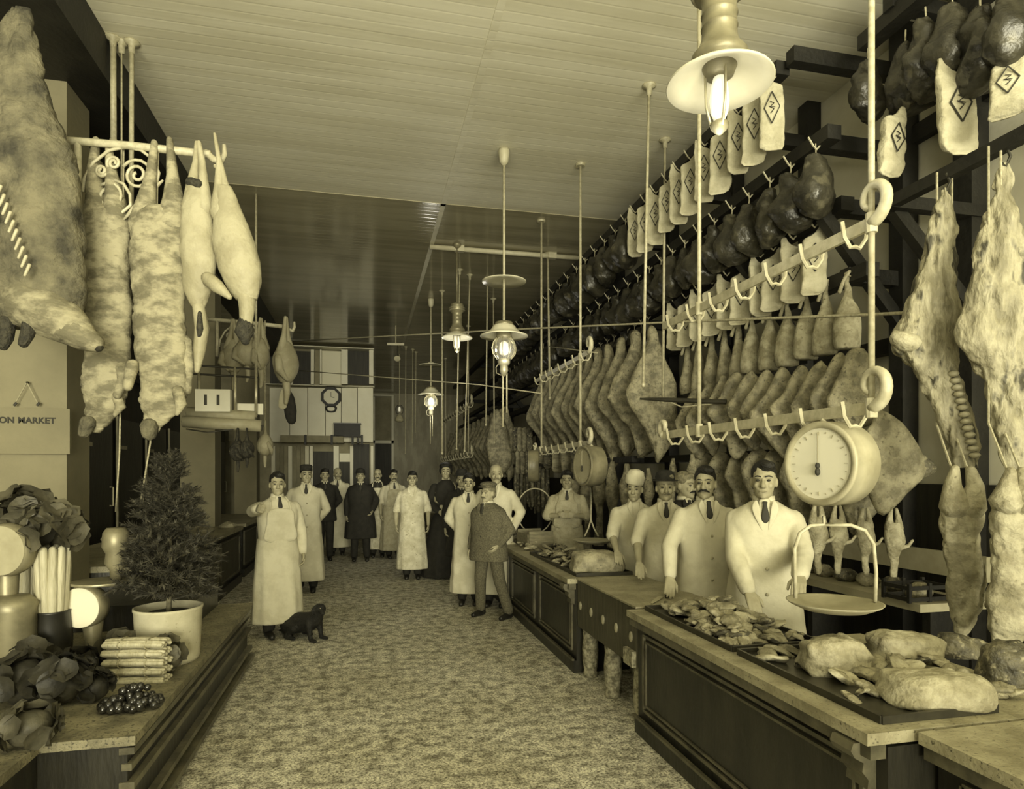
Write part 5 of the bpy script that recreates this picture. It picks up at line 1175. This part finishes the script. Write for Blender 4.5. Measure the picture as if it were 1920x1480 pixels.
# bundles of white stalks
for i in range(5):
    t = 3.47; p = P(257, 1274 - i * 17, t); 
    o = thing('stalk_bundle', '%s bundle of white stalks in the stack, counted from the bottom' % ORD[i], 'vegetable', p, -YAW + 0.06, 'stacked bundles of white stalks'); q = random.Random(i)
    for j in range(8):
        a = 2 * PI * j / 8; yy, zz = 0.05 * math.cos(a), 0.012 * math.sin(a) 
        obj('stalk', MB().limb([(-0.15 + q.uniform(-.006, .006), yy, zz), (0, yy, zz + 0.003), (0.15 + q.uniform(-.006, .006), yy, zz)], [0.013, 0.014, 0.012], 7), 'celery', o, True)
    for x in (-0.07, 0.07): obj('tie', MB().tube([(x, 0.066 * math.cos(a), 0.028 * math.sin(a)) for a in np.linspace(0, 2 * PI, 13)], 0.004, 5), 'rope', o)
# grapes
gp = on_platform(248, 3.06); g = thing('grape_bunch', 'heap of dark glossy grapes at the platform front', 'fruit', gp); q = random.Random(5)
for i in range(70):
    a, r = q.uniform(0, 2 * PI), math.sqrt(q.random()); h = (1 - r) * 0.13
    obj('grape', MB().ell((0.13 * r * math.cos(a), 0.08 * r * math.sin(a), 0.02 + h * q.random()), (0.02, 0.02, 0.021), 9, 6), 'grape', g, True) if i == 0 else None
gm = g.children[0].data
gm.transform(Matrix.Translation(-Vector(sum((v.co for v in gm.vertices), Vector()) / len(gm.vertices))))
for i in range(120):
    a, r = q.uniform(0, 2 * PI), math.sqrt(q.random()); h = (1 - r) * 0.14
    c = obj('grape', gm, None, g, loc=(0.14 * r * math.cos(a), 0.08 * r * math.sin(a), 0.02 + h * q.random()), rot=(q.random(), q.random(), 0)); s = q.uniform(.85, 1.15); c.scale = (s, s, s)
g.children[0].location = (0, 0, 0.10)
# leafy greens lying about
def greens(label, px, t, r, mt, seed, dz=0.0):
    o = thing('leafy_greens', label, 'vegetable', on_platform(px, t), 0, 'leafy greens on the platform'); obj('heart', MB().ell((0, 0, r * 0.62), (r * 0.62, r * 0.62, r * 0.6), 14, 9).jit(r * 0.15, 9, seed), mt, o, True)
    leafy(o, 'leaf', (0, 0, r * 0.7), r * 1.0, 16, mt, seed)
greens('dark leafy greens between the white bundles and the tub', 312, 3.62, 0.13, 'leaf_mid', 3)
greens('dark head of greens behind the white bundles', 225, 3.72, 0.14, 'leaf_mid', 4)
greens('large dark head of greens at the platform corner', 122, 3.12, 0.15, 'leaf_dark', 6)
greens('dark head of greens at the picture edge beside the tall scale', 42, 3.12, 0.17, 'leaf_dark', 7)
greens('dark head of greens in front of the round white dial', 150, 3.42, 0.13, 'leaf_dark', 8)
greens('low dark greens lying on the near corner of the platform', 55, 2.62, 0.13, 'leaf_mid', 9)
greens('low dark greens tucked beside the grapes', 178, 3.16, 0.11, 'leaf_dark', 12)
greens('dark greens under the big pale dial', 60, 3.45, 0.15, 'leaf_dark', 13)
# on the serving counter
def on_counter(px, t): p = P(px, 0, t); return Vector((p.x, p.y, 0.841))
for i, (px, t, r, mt, lb) in enumerate(((215, 7.4, 0.14, 'roll_paper', 'crumpled paper parcel behind the wide column'), (385, 8.6, 0.12, 'meat_side', 'brown parcel of meat in the middle of the serving counter'), (428, 9.3, 0.13, 'meat_fat', 'pale cut lying near the serving counter edge'), (350, 7.3, 0.12, 'meat_side', 'brown cut partly hidden by the spruce'), (300, 7.6, 0.13, 'meat_dark', 'dark cut lying behind the spruce top'))):
    b = lathe_rows([(0, r * 0.8), (0.03, r), (0.07, r * 0.7), (0.10, r * 0.2)], 14, 8, 0, 8); b.v = [(x, y, z if z < 0.001 else z + 0.02 * noise.noise(Vector((x, y, z)) * 11 + Vector((i, 0, 0)))) for x, y, z in b.v]; b.v = [(x, y, max(0, z)) for x, y, z in b.v]
    tag(obj('counter_parcel', b, mt, None, False, on_counter(px, t)), lb, 'parcel')

# ================================================================ people
def xf(pts, R, c): return [R @ (Vector(p) - c) + c for p in pts]
def add_hand(mb, W, d, lat, n, curl=0.5, s=1.0):
    """palm and five fingers at wrist W; d forearm direction, lat towards the thumb, n palm normal"""
    d, lat, n = d.normalized(), lat.normalized(), n.normalized()
    k = [0.030, 0.010, -0.010, -0.029]; ln = [0.070, 0.080, 0.074, 0.058]
    for i in range(4):
        a = W + d * 0.012 * s + lat * k[i] * 0.5 * s; b = W + d * (0.092 - abs(i - 1.2) * 0.004) * s + lat * k[i] * s
        mb.limb([a, (a + b) / 2, b], [0.017 * s, 0.016 * s, 0.0125 * s], 8)
        d1 = (d * math.cos(curl) + n * math.sin(curl) + lat * k[i] * 2.2).normalized(); d2 = (d * math.cos(curl * 2.2) + n * math.sin(curl * 2.2) + lat * k[i] * 1.5).normalized()
        m_ = b + d1 * ln[i] * 0.52 * s; e = m_ + d2 * ln[i] * 0.5 * s
        mb.limb([b, m_, e], [0.0105 * s, 0.0095 * s, 0.0078 * s], 7)
    r0 = W + d * 0.028 * s + lat * 0.022 * s; r1 = W + d * 0.060 * s + lat * 0.052 * s + n * 0.012 * s; r2 = W + d * 0.098 * s + lat * 0.058 * s + n * 0.028 * s
    mb.limb([r0, r1, r2], [0.017 * s, 0.0125 * s, 0.009 * s], 7)

ARMS = {   # elbow, wrist, thumb side, palm normal for the +x arm (mirrored for the other); metres on a 1.72 m figure
    'down': ((0.255, 0.03, 1.12), (0.255, -0.05, 0.87), (0, -1, 0.1), (-1, 0, 0)),
    'behind': ((0.275, 0.08, 1.13), (0.12, 0.19, 0.93), (0, 0, 1), (-0.3, 1, 0)),
    'pocket': ((0.30, 0.08, 1.14), (0.22, -0.07, 0.95), (0, -1, 0), (-1, 0, 0)),
    'point': ((0.22, -0.26, 1.36), (0.16, -0.50, 1.37), (-0.3, 0, 1), (-1, 0, 0)),
    'crossed': ((0.255, -0.06, 1.15), (0.04, -0.215, 1.17), (0, 0, 1), (0, 1, 0)),
    'lean': ((0.27, -0.06, 1.14), (0.26, -0.27, 0.93), (-1, 0.2, 0), (0, -0.3, -1)),
    'leanwide': ((0.33, -0.03, 1.14), (0.36, -0.25, 0.93), (-1, 0.2, 0), (0, -0.3, -1)),
    'front': ((0.26, 0.0, 1.13), (0.10, -0.22, 1.0), (0, 0, 1), (-0.2, 1, 0)),
}
def body_rings(rows, n=28, fold=0.0, seed=0.0, stout=1.0):
    rings = []
    for z, hx, hy, yc in rows:
        ring = []
        f = fold * max(0.0, min(1.0, (1.05 - z) / 0.7))
        for j in range(n):
            th = 2 * PI * j / n
            r = 1 + f * (math.sin(7 * th + seed + 2 * z) + 0.6 * math.sin(11 * th - seed * 2))
            ex = math.copysign(abs(math.cos(th)) ** 0.85, math.cos(th)); ey = math.copysign(abs(math.sin(th)) ** 0.85, math.sin(th))
            ring.append(Vector((hx * r * stout * ex, yc + hy * r * (stout * 0.7 + 0.3) * ey, z)))
        rings.append(ring)
    return rings
TORSO = [(1.478, 0.055, 0.06, 0.0), (1.455, 0.082, 0.074, 0.0), (1.425, 0.132, 0.09, 0.0), (1.39, 0.175, 0.104, 0.0), (1.33, 0.192, 0.118, -0.005), (1.20, 0.19, 0.125, -0.008), (1.05, 0.175, 0.122, -0.008)]
SKIRT = {'coat': [(0.95, 0.185, 0.13, 0), (0.70, 0.205, 0.145, 0), (0.45, 0.225, 0.155, 0), (0.20, 0.24, 0.165, 0), (0.16, 0.238, 0.162, 0)],
         'short': [(0.95, 0.19, 0.132, 0), (0.82, 0.205, 0.145, 0), (0.74, 0.21, 0.15, 0)],
         'over': [(0.95, 0.195, 0.14, 0), (0.70, 0.225, 0.155, 0), (0.46, 0.245, 0.17, 0), (0.43, 0.245, 0.17, 0)],
         'shirt': [(0.97, 0.17, 0.12, 0), (0.92, 0.172, 0.122, 0)],
         'dress': [(1.0, 0.135, 0.11, 0), (0.9, 0.19, 0.16, 0), (0.5, 0.29, 0.27, 0.02), (0.05, 0.37, 0.36, 0.03), (0.015, 0.37, 0.36, 0.03)]}
def person(label, px, t, top, outfit, top_m, arms=('down', 'down'), turn=0, head=(0, 0), hair='hair_dark', hat=None, tash=None, tie='ink', stout=1.0,
           vox=0.012, apron=None, trouser='cloth_black', sleeves=True, targets=None, X=None, Y=None, lean=0.0, stance=0.09, step=None, group=None, beard=None, bald=False, sleeve_to=1.0, collar=True):
    """px column and depth t of the body, top = image row of the crown"""
    if X is not None: t = depth_X(px, X)
    p = P(px, 900, t); x, y = p.x, p.y
    h = HC + t * (HY - top) / F; k = h / 1.72
    rz = math.atan2(-x, y) + math.radians(turn)
    c = Vector((0, 0, 1.49)); Hd = Matrix.Rotation(math.radians(head[0]), 3, 'Z') @ Matrix.Rotation(math.radians(head[1]), 3, 'X')
    cosr, sinr = math.cos(rz), math.sin(rz)
    def loc(wp):   # world point -> figure space
        dx, dy = wp[0] - x, wp[1] - y; return Vector(((dx * cosr + dy * sinr) / k, (-dx * sinr + dy * cosr) / k, wp[2] / k))
    # ---- body: one continuous surface
    b = MB()
    hv = MB()
    hr = [(0.0, .030, -.082, -.02), (.018, .046, -.098, .01), (.05, .059, -.100, .055), (.09, .068, -.096, .085), (.13, .0735, -.095, .098), (.165, .0745, -.090, .10), (.2, .065, -.072, .088), (.225, .042, -.04, .06), (.236, .014, -.005, .03)]
    hv.loft([[Vector((w * math.cos(a), (yf + yb) / 2 + (yb - yf) / 2 * math.sin(a), 1.49 + z)) for a in np.linspace(0, 2 * PI, 20, endpoint=False)] for z, w, yf, yb in hr])
    hv.limb([(0, -0.092, 1.62), (0, -0.108, 1.592), (0, -0.119, 1.573)], [0.009, 0.012, 0.016], 8)                 # nose
    hv.limb([(-0.013, -0.106, 1.568), (0.013, -0.106, 1.568)], [0.010, 0.010], 7)
    for s in (-1, 1):
        hv.limb([(s * 0.018, -0.094, 1.628), (s * 0.05, -0.082, 1.63)], [0.010, 0.009], 7)                            # brow
        hv.ell((s * 0.077, 0.004, 1.592), (0.010, 0.020, 0.032), 8, 7)                                              # ear
        hv.ell((s * 0.038, -0.078, 1.575), (0.020, 0.018, 0.022), 8, 6)                                             # cheek
    hv.limb([(-0.018, -0.094, 1.535), (0.018, -0.094, 1.535)], [0.009, 0.009], 7); hv.ell((0, -0.090, 1.505), (0.022, 0.016, 0.018), 8, 6)
    hv.v = [tuple(q) for q in xf(hv.v, Hd, c)]
    b.add(hv.v, hv.f)
    b.limb([(0, 0.02, 1.40), (0, 0.012, 1.50), (0, 0.0, 1.55)], [0.062, 0.056, 0.054], 12)
    b.loft(body_rings(TORSO + [(0.95, 0.165, 0.115, 0), (0.86, 0.15, 0.11, 0)], 20))
    st = step or ((-stance, 0.0), (stance, 0.0))
    legs = []
    for s, (fx, fy) in zip((-1, 1), st):
        hip = Vector((s * 0.09, 0, 0.90)); foot = Vector((fx, fy, 0.085)); kn = (hip + foot) / 2 + Vector((0, -0.03, 0.0))
        legs.append((hip, kn, foot)); b.limb([hip, kn, foot], [0.085, 0.058, 0.042], 10)
        b.limb([foot + Vector((0, 0.03, -0.045)), foot + Vector((0, -0.13, -0.055))], [0.036, 0.03], 8)
    arm = []
    for i, s in enumerate((-1, 1)):
        a = ARMS[arms[i]]; sh_ = Vector((s * 0.172, 0.0, 1.362)); el = Vector((s * a[0][0], a[0][1], a[0][2])); wr_ = Vector((s * a[1][0], a[1][1], a[1][2]))
        lat = Vector((s * a[2][0], a[2][1], a[2][2])); nn = Vector((s * a[3][0], a[3][1], a[3][2]))
        if targets and targets[i] is not None:
            wr_ = loc(targets[i]); v = wr_ - sh_; L_ = v.length
            if L_ > 0.535: wr_ = sh_ + v * (0.535 / L_); v = wr_ - sh_; L_ = 0.535
            m_ = (sh_ + wr_) / 2; off = math.sqrt(max(0, 0.275 ** 2 - (L_ / 2) ** 2)); dn = Vector((s * 0.6, 0.7, -0.35)); dn -= v.normalized() * dn.dot(v.normalized()); el = m_ + dn.normalized() * off
        d = (wr_ - el).normalized(); lat = (lat - d * lat.dot(d)).normalized(); nn = (nn - d * nn.dot(d) - lat * nn.dot(lat)).normalized()
        b.limb([sh_, (sh_ + el) / 2, el], [0.058, 0.050, 0.040], 10); b.limb([el, (el * 0.6 + wr_ * 0.4), wr_], [0.040, 0.038, 0.026], 10)
        add_hand(b, wr_, d, lat, nn, 0.25 if arms[i].startswith('lean') else 0.5, 1.0)
        arm.append((sh_, el, wr_))
    o = obj('person', b, 'skin', None, True, (x, y, 0.0), (lean, 0, rz)); o.scale = (k, k, k); tag(o, label, 'person', group)
    remesh(o, vox * 0.62 / 1.0, 3, 0.4)
    def part(name, mb, m_, vx=None, sm=3, headspace=False):
        if name in ('lapel', 'tie', 'shirt_front'): mb.v = [(a, bb - max(0, stout - 1) * 0.10 + max(0.0, cc - 1.37) * 0.30, cc) for a, bb, cc in mb.v]
        if headspace: mb.v = [tuple(q) for q in xf(mb.v, Hd, c)]
        q = obj(name, mb, m_, o, True)
        if vx: remesh(q, vx, sm)
        return q
    # ---- face details, hair, hat
    for s in (-1, 1):
        part('eye', MB().ell((s * 0.032, -0.088, 1.607), (0.0135, 0.010, 0.0075), 8, 6), 'eye_dark', headspace=True)
        part('eyebrow', MB().limb([(s * 0.014, -0.102, 1.630), (s * 0.034, -0.099, 1.635), (s * 0.054, -0.084, 1.628)], [0.004, 0.005, 0.003], 6), hair, headspace=True)
    part('mouth', MB().limb([(-0.022, -0.099, 1.537), (0, -0.1045, 1.536), (0.022, -0.099, 1.537)], [0.003, 0.005, 0.003], 6), 'lip', headspace=True)
    if tash: part('moustache', MB().limb([(-0.040, -0.092, 1.541), (-0.018, -0.106, 1.552), (0, -0.112, 1.556), (0.018, -0.106, 1.552), (0.040, -0.092, 1.541)], [0.004, 0.0095, 0.010, 0.0095, 0.004], 8), tash, headspace=True)
    if beard: part('beard', MB().ell((0, -0.075, 1.505), (0.05, 0.045, 0.045), 12, 8), beard, headspace=True)
    if bald:
        hm = MB().ell((0, 0.045, 1.585), (0.080, 0.068, 0.052), 18, 9)
    else:
        hm = MB().ell((0, 0.014, 1.650), (0.082, 0.098, 0.094), 20, 10); hm.ell((0, 0.045, 1.585), (0.079, 0.07, 0.06), 16, 8); hm.ell((0.02, -0.055, 1.700), (0.055, 0.045, 0.030), 12, 7)
        hm.jit(0.008, 22, px)
        if outfit == 'dress':
            hm.ell((0, 0.02, 1.685), (0.105, 0.105, 0.062), 20, 9)
            for s in (-1, 1): hm.ell((s * 0.075, 0.02, 1.62), (0.03, 0.06, 0.06), 12, 8)
    if hair != 'none': part('hair', hm, hair, 0.008 if t < 9 else 0.012, 1, headspace=True)
    if hat == 'cap':       # soft cap with peak
        q = MB().ell((0, 0.0, 1.715), (0.105, 0.125, 0.040), 22, 8); q.ell((0, 0.005, 1.69), (0.088, 0.105, 0.04), 20, 8)
        hb = part('cap', q, 'cloth_tweed', 0.008, headspace=True); pk = MB().ell((0, -0.115, 1.682), (0.07, 0.055, 0.009), 16, 6); pk.v = [tuple(z) for z in xf(pk.v, Hd, c)]; obj('peak', pk, 'cloth_tweed', hb, True)
    elif hat == 'band':    # dark uniform cap
        q = part('cap', MB().lathe([(0.086, 1.660), (0.090, 1.67), (0.087, 1.70), (0.090, 1.722), (0.074, 1.742), (0.02, 1.75)], 26, (0, 0.0, 0)), 'cloth_black', headspace=True)
        q.data.transform(Matrix.Diagonal((0.95, 1.12, 1, 1))); pk = MB().ell((0, -0.115, 1.668), (0.06, 0.045, 0.007), 14, 6); pk.v = [tuple(z) for z in xf(pk.v, Hd, c)]; obj('peak', pk, 'leather', q, True)
    elif hat == 'bowler':
        q = part('hat', MB().lathe([(0.125, 1.662), (0.12, 1.668), (0.090, 1.672), (0.092, 1.70), (0.084, 1.735), (0.05, 1.758), (0.01, 1.762)], 28), 'cloth_black', headspace=True)
        q.data.transform(Matrix.Diagonal((0.93, 1.1, 1, 1)))
    elif hat == 'soft':
        q = part('hat', MB().lathe([(0.15, 1.668), (0.145, 1.676), (0.09, 1.68), (0.088, 1.74), (0.07, 1.772), (0.02, 1.765)], 28), 'cloth_black', headspace=True)
        q.data.transform(Matrix.Diagonal((0.95, 1.15, 1, 1)))
    elif hat == 'white':   # white side cap, tipped
        q = MB(); q.loft([[Vector((w * math.cos(a), 0.0 + dd * math.sin(a), z)) for a in np.linspace(0, 2 * PI, 24, endpoint=False)] for z, w, dd in ((1.650, .084, .105), (1.665, .092, .112), (1.735, .096, .115), (1.745, .086, .108), (1.785, .07, .095), (1.80, .025, .06))])
        R = Matrix.Rotation(0.22, 3, 'Y'); q.v = [tuple(z) for z in xf(q.v, R, Vector((0, 0, 1.68)))]; part('cap', q, 'cloth_white', headspace=True)
    # ---- clothes
    tm = MB()
    if outfit != 'dress':
        tm.loft(body_rings([(1.0, 0.165, 0.118, 0), (0.92, 0.175, 0.125, 0), (0.84, 0.17, 0.12, 0)], 20))
        for s, (hip, kn, foot) in zip((-1, 1), legs): tm.limb([hip, kn, foot + Vector((0, 0, 0.02))], [0.098, 0.078, 0.066], 12)
        part('trousers', tm.jit(0.008, 9, px), trouser, 0.014, 4)
        for s, (hip, kn, foot) in zip((-1, 1), legs):
            sm_ = MB().limb([foot + Vector((0, 0.045, -0.05)), foot + Vector((0, -0.05, -0.05)), foot + Vector((0, -0.15, -0.058))], [0.040, 0.042, 0.033], 10); sm_.limb([foot + Vector((0, 0.03, -0.03)), foot + Vector((0, 0.02, 0.05))], [0.048, 0.046], 10)
            sm_.v = [(a, bb, max(cc, 0.002)) for a, bb, cc in sm_.v]; part('shoe', sm_, 'leather')
    cm = MB(); nm = {'coat': 'coat', 'short': 'jacket', 'over': 'overcoat', 'shirt': 'shirt', 'dress': 'dress'}[outfit]
    rows = TORSO[:6] + ([TORSO[6]] if outfit != 'dress' else []) + SKIRT[outfit]
    if outfit == 'dress': rows = [(z, w * 0.88 if z > 1.0 else w, d_, yc) for z, w, d_, yc in rows]
    rr = [(z, w + 0.012, d_ + 0.012, yc) for z, w, d_, yc in rows]; a_ = cr(rr, 30); cm.loft(body_rings([tuple(q) for q in a_], 40, 0.030 if outfit in ('coat', 'over', 'dress') else 0.012, px * 0.37, stout))
    for sh_, el, wr_ in arm:
        e_ = el + (wr_ - el) * (0.92 if sleeve_to >= 1 else 0.05) if sleeve_to > 0.4 else el
        cm.limb([sh_ + Vector((0, 0, -0.005)), (sh_ + el) / 2, el], [0.070, 0.068, 0.060], 14)
        if sleeve_to >= 1: cm.limb([el, (el + e_) / 2, e_], [0.062, 0.057, 0.050], 14)
        elif sleeve_to > 0.4: cm.limb([el, e_], [0.064, 0.066], 14)
    cm.jit(0.008, 8, px * 0.1)
    part(nm, cm, top_m, 0.013, 3)
    if collar and outfit != 'dress':
        part('collar', MB().lathe([(0.064, 1.462), (0.070, 1.468), (0.066, 1.508), (0.060, 1.506)], 20, (0, 0.006, 0)), 'cloth_white')
        if outfit in ('short', 'over') or tie != 'none': part('shirt_front', MB().slab([(-0.035, 1.478), (0.035, 1.478), (0.0, 1.33)], 0.03, n=15, y0=-0.095), 'cloth_white').rotation_euler = (0, 0, 0)
    if tie and tie != 'none':
        part('tie', MB().slab([(-0.014, 1.474), (0.014, 1.474), (0.012, 1.45), (0.024, 1.37), (0.0, 1.335), (-0.024, 1.37), (-0.012, 1.45)], 0.02, n=24, y0=-0.122), tie, None)
    if outfit == 'dress': part('collar', MB().lathe([(0.058, 1.47), (0.064, 1.475), (0.060, 1.515), (0.055, 1.512)], 20, (0, 0.006, 0)), 'cloth_white')
    if outfit in ('coat', 'short', 'over'):
        for s in (-1, 1): part('lapel', MB().slab([(s * 0.046, 1.480), (s * 0.074, 1.455), (s * 0.070, 1.40), (s * 0.016, 1.29), (s * 0.026, 1.38)], 0.010, n=20, y0=-0.131), top_m)
        for i in range(3): part('button', MB().ell((0.01, -0.150 * (0.3 + 0.7 * stout) if i else -0.145, 1.22 - i * 0.16), (0.011, 0.006, 0.011), 8, 5), 'roll_paper' if top_m.startswith('cloth_w') or top_m == 'cloth_soiled' else 'ink')
    if apron:
        am = MB(); a_ = cr([(z, w + 0.026, d_ + 0.03, yc) for z, w, d_, yc in [(1.04, 0.172, 0.12, -0.005)] + SKIRT['coat']], 22); am.loft(body_rings([tuple(q) for q in a_], 40, 0.035, px * 0.21, stout))
        am.jit(0.006, 8, px); ap = part('apron', am, apron, 0.013, 3)
        obj('bib', MB().slab([(-0.11, 1.34), (0.11, 1.34), (0.14, 1.2), (0.15, 1.02), (-0.15, 1.02), (-0.14, 1.2)], 0.025, n=24, y0=-0.142 * (0.3 + 0.7 * stout)), apron, ap, True)
        for s in (-1, 1): obj('strap', MB().tube([(s * 0.10, -0.145, 1.335), (s * 0.095, -0.115, 1.42), (s * 0.075, -0.03, 1.47), (s * 0.05, 0.05, 1.465)], 0.010, 6), apron, ap)
    return o
# the group in the aisle
person('young man in a long white apron pointing straight at the camera', 520, 6.42, 888, 'shirt', 'cloth_white', ('point', 'down'), 14, (-10, 0), apron='cloth_white', vox=0.010, tie='ink', targets=(Vector((-0.35, 0, 1.45)), None))
person('man in dark banded cap and long white coat behind the pointing man', 574, 8.84, 875, 'coat', 'cloth_white', ('behind', 'behind'), 0, (8, 0), hat='band', vox=0.012)
person('young man in a dark suit between two white-clad men', 609, 12.1, 880, 'short', 'cloth_black', ('behind', 'behind'), 5, vox=0.014)
person('bald man with white coat standing before the narrow doorway', 633, 12.9, 878, 'coat', 'cloth_white', ('behind', 'behind'), 0, (10, 0), bald=True, hair='hair_grey', tash='hair_grey', vox=0.014)
person('stout man in a dark hat and open dark overcoat', 676, 12.0, 882, 'over', 'cloth_black', ('down', 'pocket'), 0, hat='bowler', stout=1.18, vox=0.014, stance=0.12)
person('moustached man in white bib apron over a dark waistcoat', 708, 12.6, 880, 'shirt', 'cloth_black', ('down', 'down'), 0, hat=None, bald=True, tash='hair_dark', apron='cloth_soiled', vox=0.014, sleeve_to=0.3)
person('man with rolled sleeves and grey apron at the end of the rear row', 738, 12.4, 882, 'shirt', 'cloth_white', ('down', 'behind'), 8, tash='hair_dark', apron='cloth_grey', vox=0.014, sleeve_to=0.5)
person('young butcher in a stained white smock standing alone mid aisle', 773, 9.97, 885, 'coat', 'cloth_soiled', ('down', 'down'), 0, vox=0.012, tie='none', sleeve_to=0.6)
person('woman in a long dark dress with white collar', 836, 10.2, 870, 'dress', 'cloth_black', ('front', 'front'), 0, (0, 0), vox=0.012, tie=None)
person('man in white coat and dark tie beside the man in tweed', 879, 8.0, 890, 'coat', 'cloth_white', ('behind', 'behind'), -4, vox=0.012)
person('person in a wide dark hat half hidden behind the white-coated man', 866, 9.5, 886, 'over', 'cloth_black', ('down', 'down'), 0, hat='soft', vox=0.014)
person('stout man in tweed suit and flat cap, legs apart, leaning back', 916, 7.25, 908, 'short', 'cloth_tweed', ('down', 'pocket'), -38, (-5, 0), hat='cap', hair='hair_grey', tash='hair_grey', stout=1.25, vox=0.011, trouser='cloth_tweed', step=((-0.17, 0.05), (0.24, 0.10)))
person('bald moustached man in white behind the man in tweed', 930, 7.9, 872, 'coat', 'cloth_white', ('down', 'pocket'), -10, (15, 0), bald=True, hair='hair_grey', tash='hair_grey', vox=0.012)
# behind the counter
zc = ZT + 0.03
person('butcher with crossed arms and pale apron at the middle counter', 1063, 7.6, 884, 'shirt', 'cloth_grey', ('crossed', 'crossed'), 0, tash=None, apron='cloth_grey', vox=0.012, hair='hair_dark', X=2.42, sleeve_to=0.5)
person('butcher in a tilted white side cap leaning on the counter', 1190, 5.75, 895, 'coat', 'cloth_white', ('lean', 'lean'), 6, (-14, 4), hat='white', vox=0.010, targets=(Vector((2.06, 5.05, zc + .03)), None), X=2.42, sleeve_to=0.6, tie='none')
person('moustached butcher in dark hat with both hands on the block', 1247, 5.25, 890, 'coat', 'cloth_white', ('lean', 'lean'), 6, hat='bowler', tash='hair_grey', hair='hair_grey', vox=0.010, targets=(Vector((2.06, 4.62, zc + .06)), None), X=2.44, sleeve_to=0.6)
person('dark-haired butcher with moustache holding a knife on the block', 1322, 4.65, 878, 'coat', 'cloth_white', ('lean', 'down'), 16, (-22, 0), tash='hair_dark', vox=0.009, targets=(Vector((2.0, 4.0, zc + .05)), Vector((2.28, 3.55, zc + .08))), X=2.42)
person('clean-shaven butcher beneath the large dial scale', 1432, 4.05, 868, 'coat', 'cloth_white', ('lean', 'leanwide'), 4, (-6, 0), vox=0.009, targets=(Vector((2.2, 3.35, zc + .1)), Vector((2.26, 2.95, zc + .1))), X=2.46, stout=1.12)
person('person glimpsed behind the dark-haired butcher', 1283, 5.7, 888, 'over', 'cloth_black', ('down', 'down'), 30, (25, 0), hair='hair_grey', tash='hair_dark', vox=0.012, X=2.75)
kn = thing('butcher_knife', 'long butcher knife under the hand on the block', 'knife', (1.98, 4.02, ZT + 0.016), 0.9)
obj('blade', MB().slab([(0, 0), (0.24, 0.01), (0.25, 0.02), (0.2, 0.035), (0, 0.035)], 0.004, n=18), 'scale_paint', kn).rotation_euler = (PI / 2, 0, PI); obj('handle', MB().limb([(0.0, -0.018, 0.005), (0.11, -0.018, 0.006)], [0.010, 0.011], 8), 'leather', kn, True)

# ================================================================ dog
def dog():
    p = PZ(572, 1198, 0.0); b = MB()
    b.limb([(-0.26, 0, 0.16), (-0.12, 0, 0.20), (0.10, 0, 0.24), (0.2, 0, 0.30)], [0.13, 0.14, 0.125, 0.10], 14)      # trunk, low in the haunches
    b.limb([(0.2, 0, 0.30), (0.27, -0.02, 0.38), (0.30, -0.03, 0.42)], [0.095, 0.075, 0.07], 12)                         # neck
    b.ell((0.32, -0.04, 0.44), (0.085, 0.07, 0.07), 14, 9); b.limb([(0.36, -0.06, 0.43), (0.44, -0.10, 0.405)], [0.045, 0.028], 10)
    for s in (-1, 1):
        b.limb([(0.29, -0.03 + s * 0.06, 0.48), (0.27, -0.03 + s * 0.09, 0.42), (0.28, -0.03 + s * 0.095, 0.38)], [0.018, 0.024, 0.014], 8)      # drop ear
        b.limb([(0.16, s * 0.08, 0.24), (0.19, s * 0.09, 0.12), (0.20, s * 0.09, 0.035)], [0.06, 0.034, 0.027], 10); b.limb([(0.20, s * 0.09, 0.03), (0.30, s * 0.10, 0.024)], [0.028, 0.024], 8)
        b.limb([(-0.22, s * 0.09, 0.17), (-0.06, s * 0.14, 0.16)], [0.10, 0.06], 10); b.limb([(-0.06, s * 0.14, 0.15), (-0.20, s * 0.15, 0.05)], [0.05, 0.03], 10); b.limb([(-0.20, s * 0.15, 0.035), (-0.04, s * 0.15, 0.026)], [0.030, 0.025], 8)
    b.limb([(-0.36, 0, 0.12), (-0.46, 0.03, 0.05), (-0.58, 0.06, 0.03)], [0.045, 0.028, 0.014], 8)
    b.v = [(x, y, max(z, 0.003)) for x, y, z in b.v]
    o = obj('dog', b, 'black_fur', None, True, p, (0, 0, -0.75)); o.scale = (0.74, 0.74, 0.74); tag(o, 'black dog resting on the sawdust at the pointing man\'s feet', 'dog'); remesh(o, 0.010, 4)
    for s in (-1, 1): obj('eye', MB().ell((0.385, -0.06 + s * 0.035, 0.462), (0.008, 0.008, 0.008), 8, 5), 'dial_dark', o, True)
    obj('nose', MB().ell((0.468, -0.112, 0.408), (0.014, 0.016, 0.012), 8, 5), 'leather', o, True)
dog()
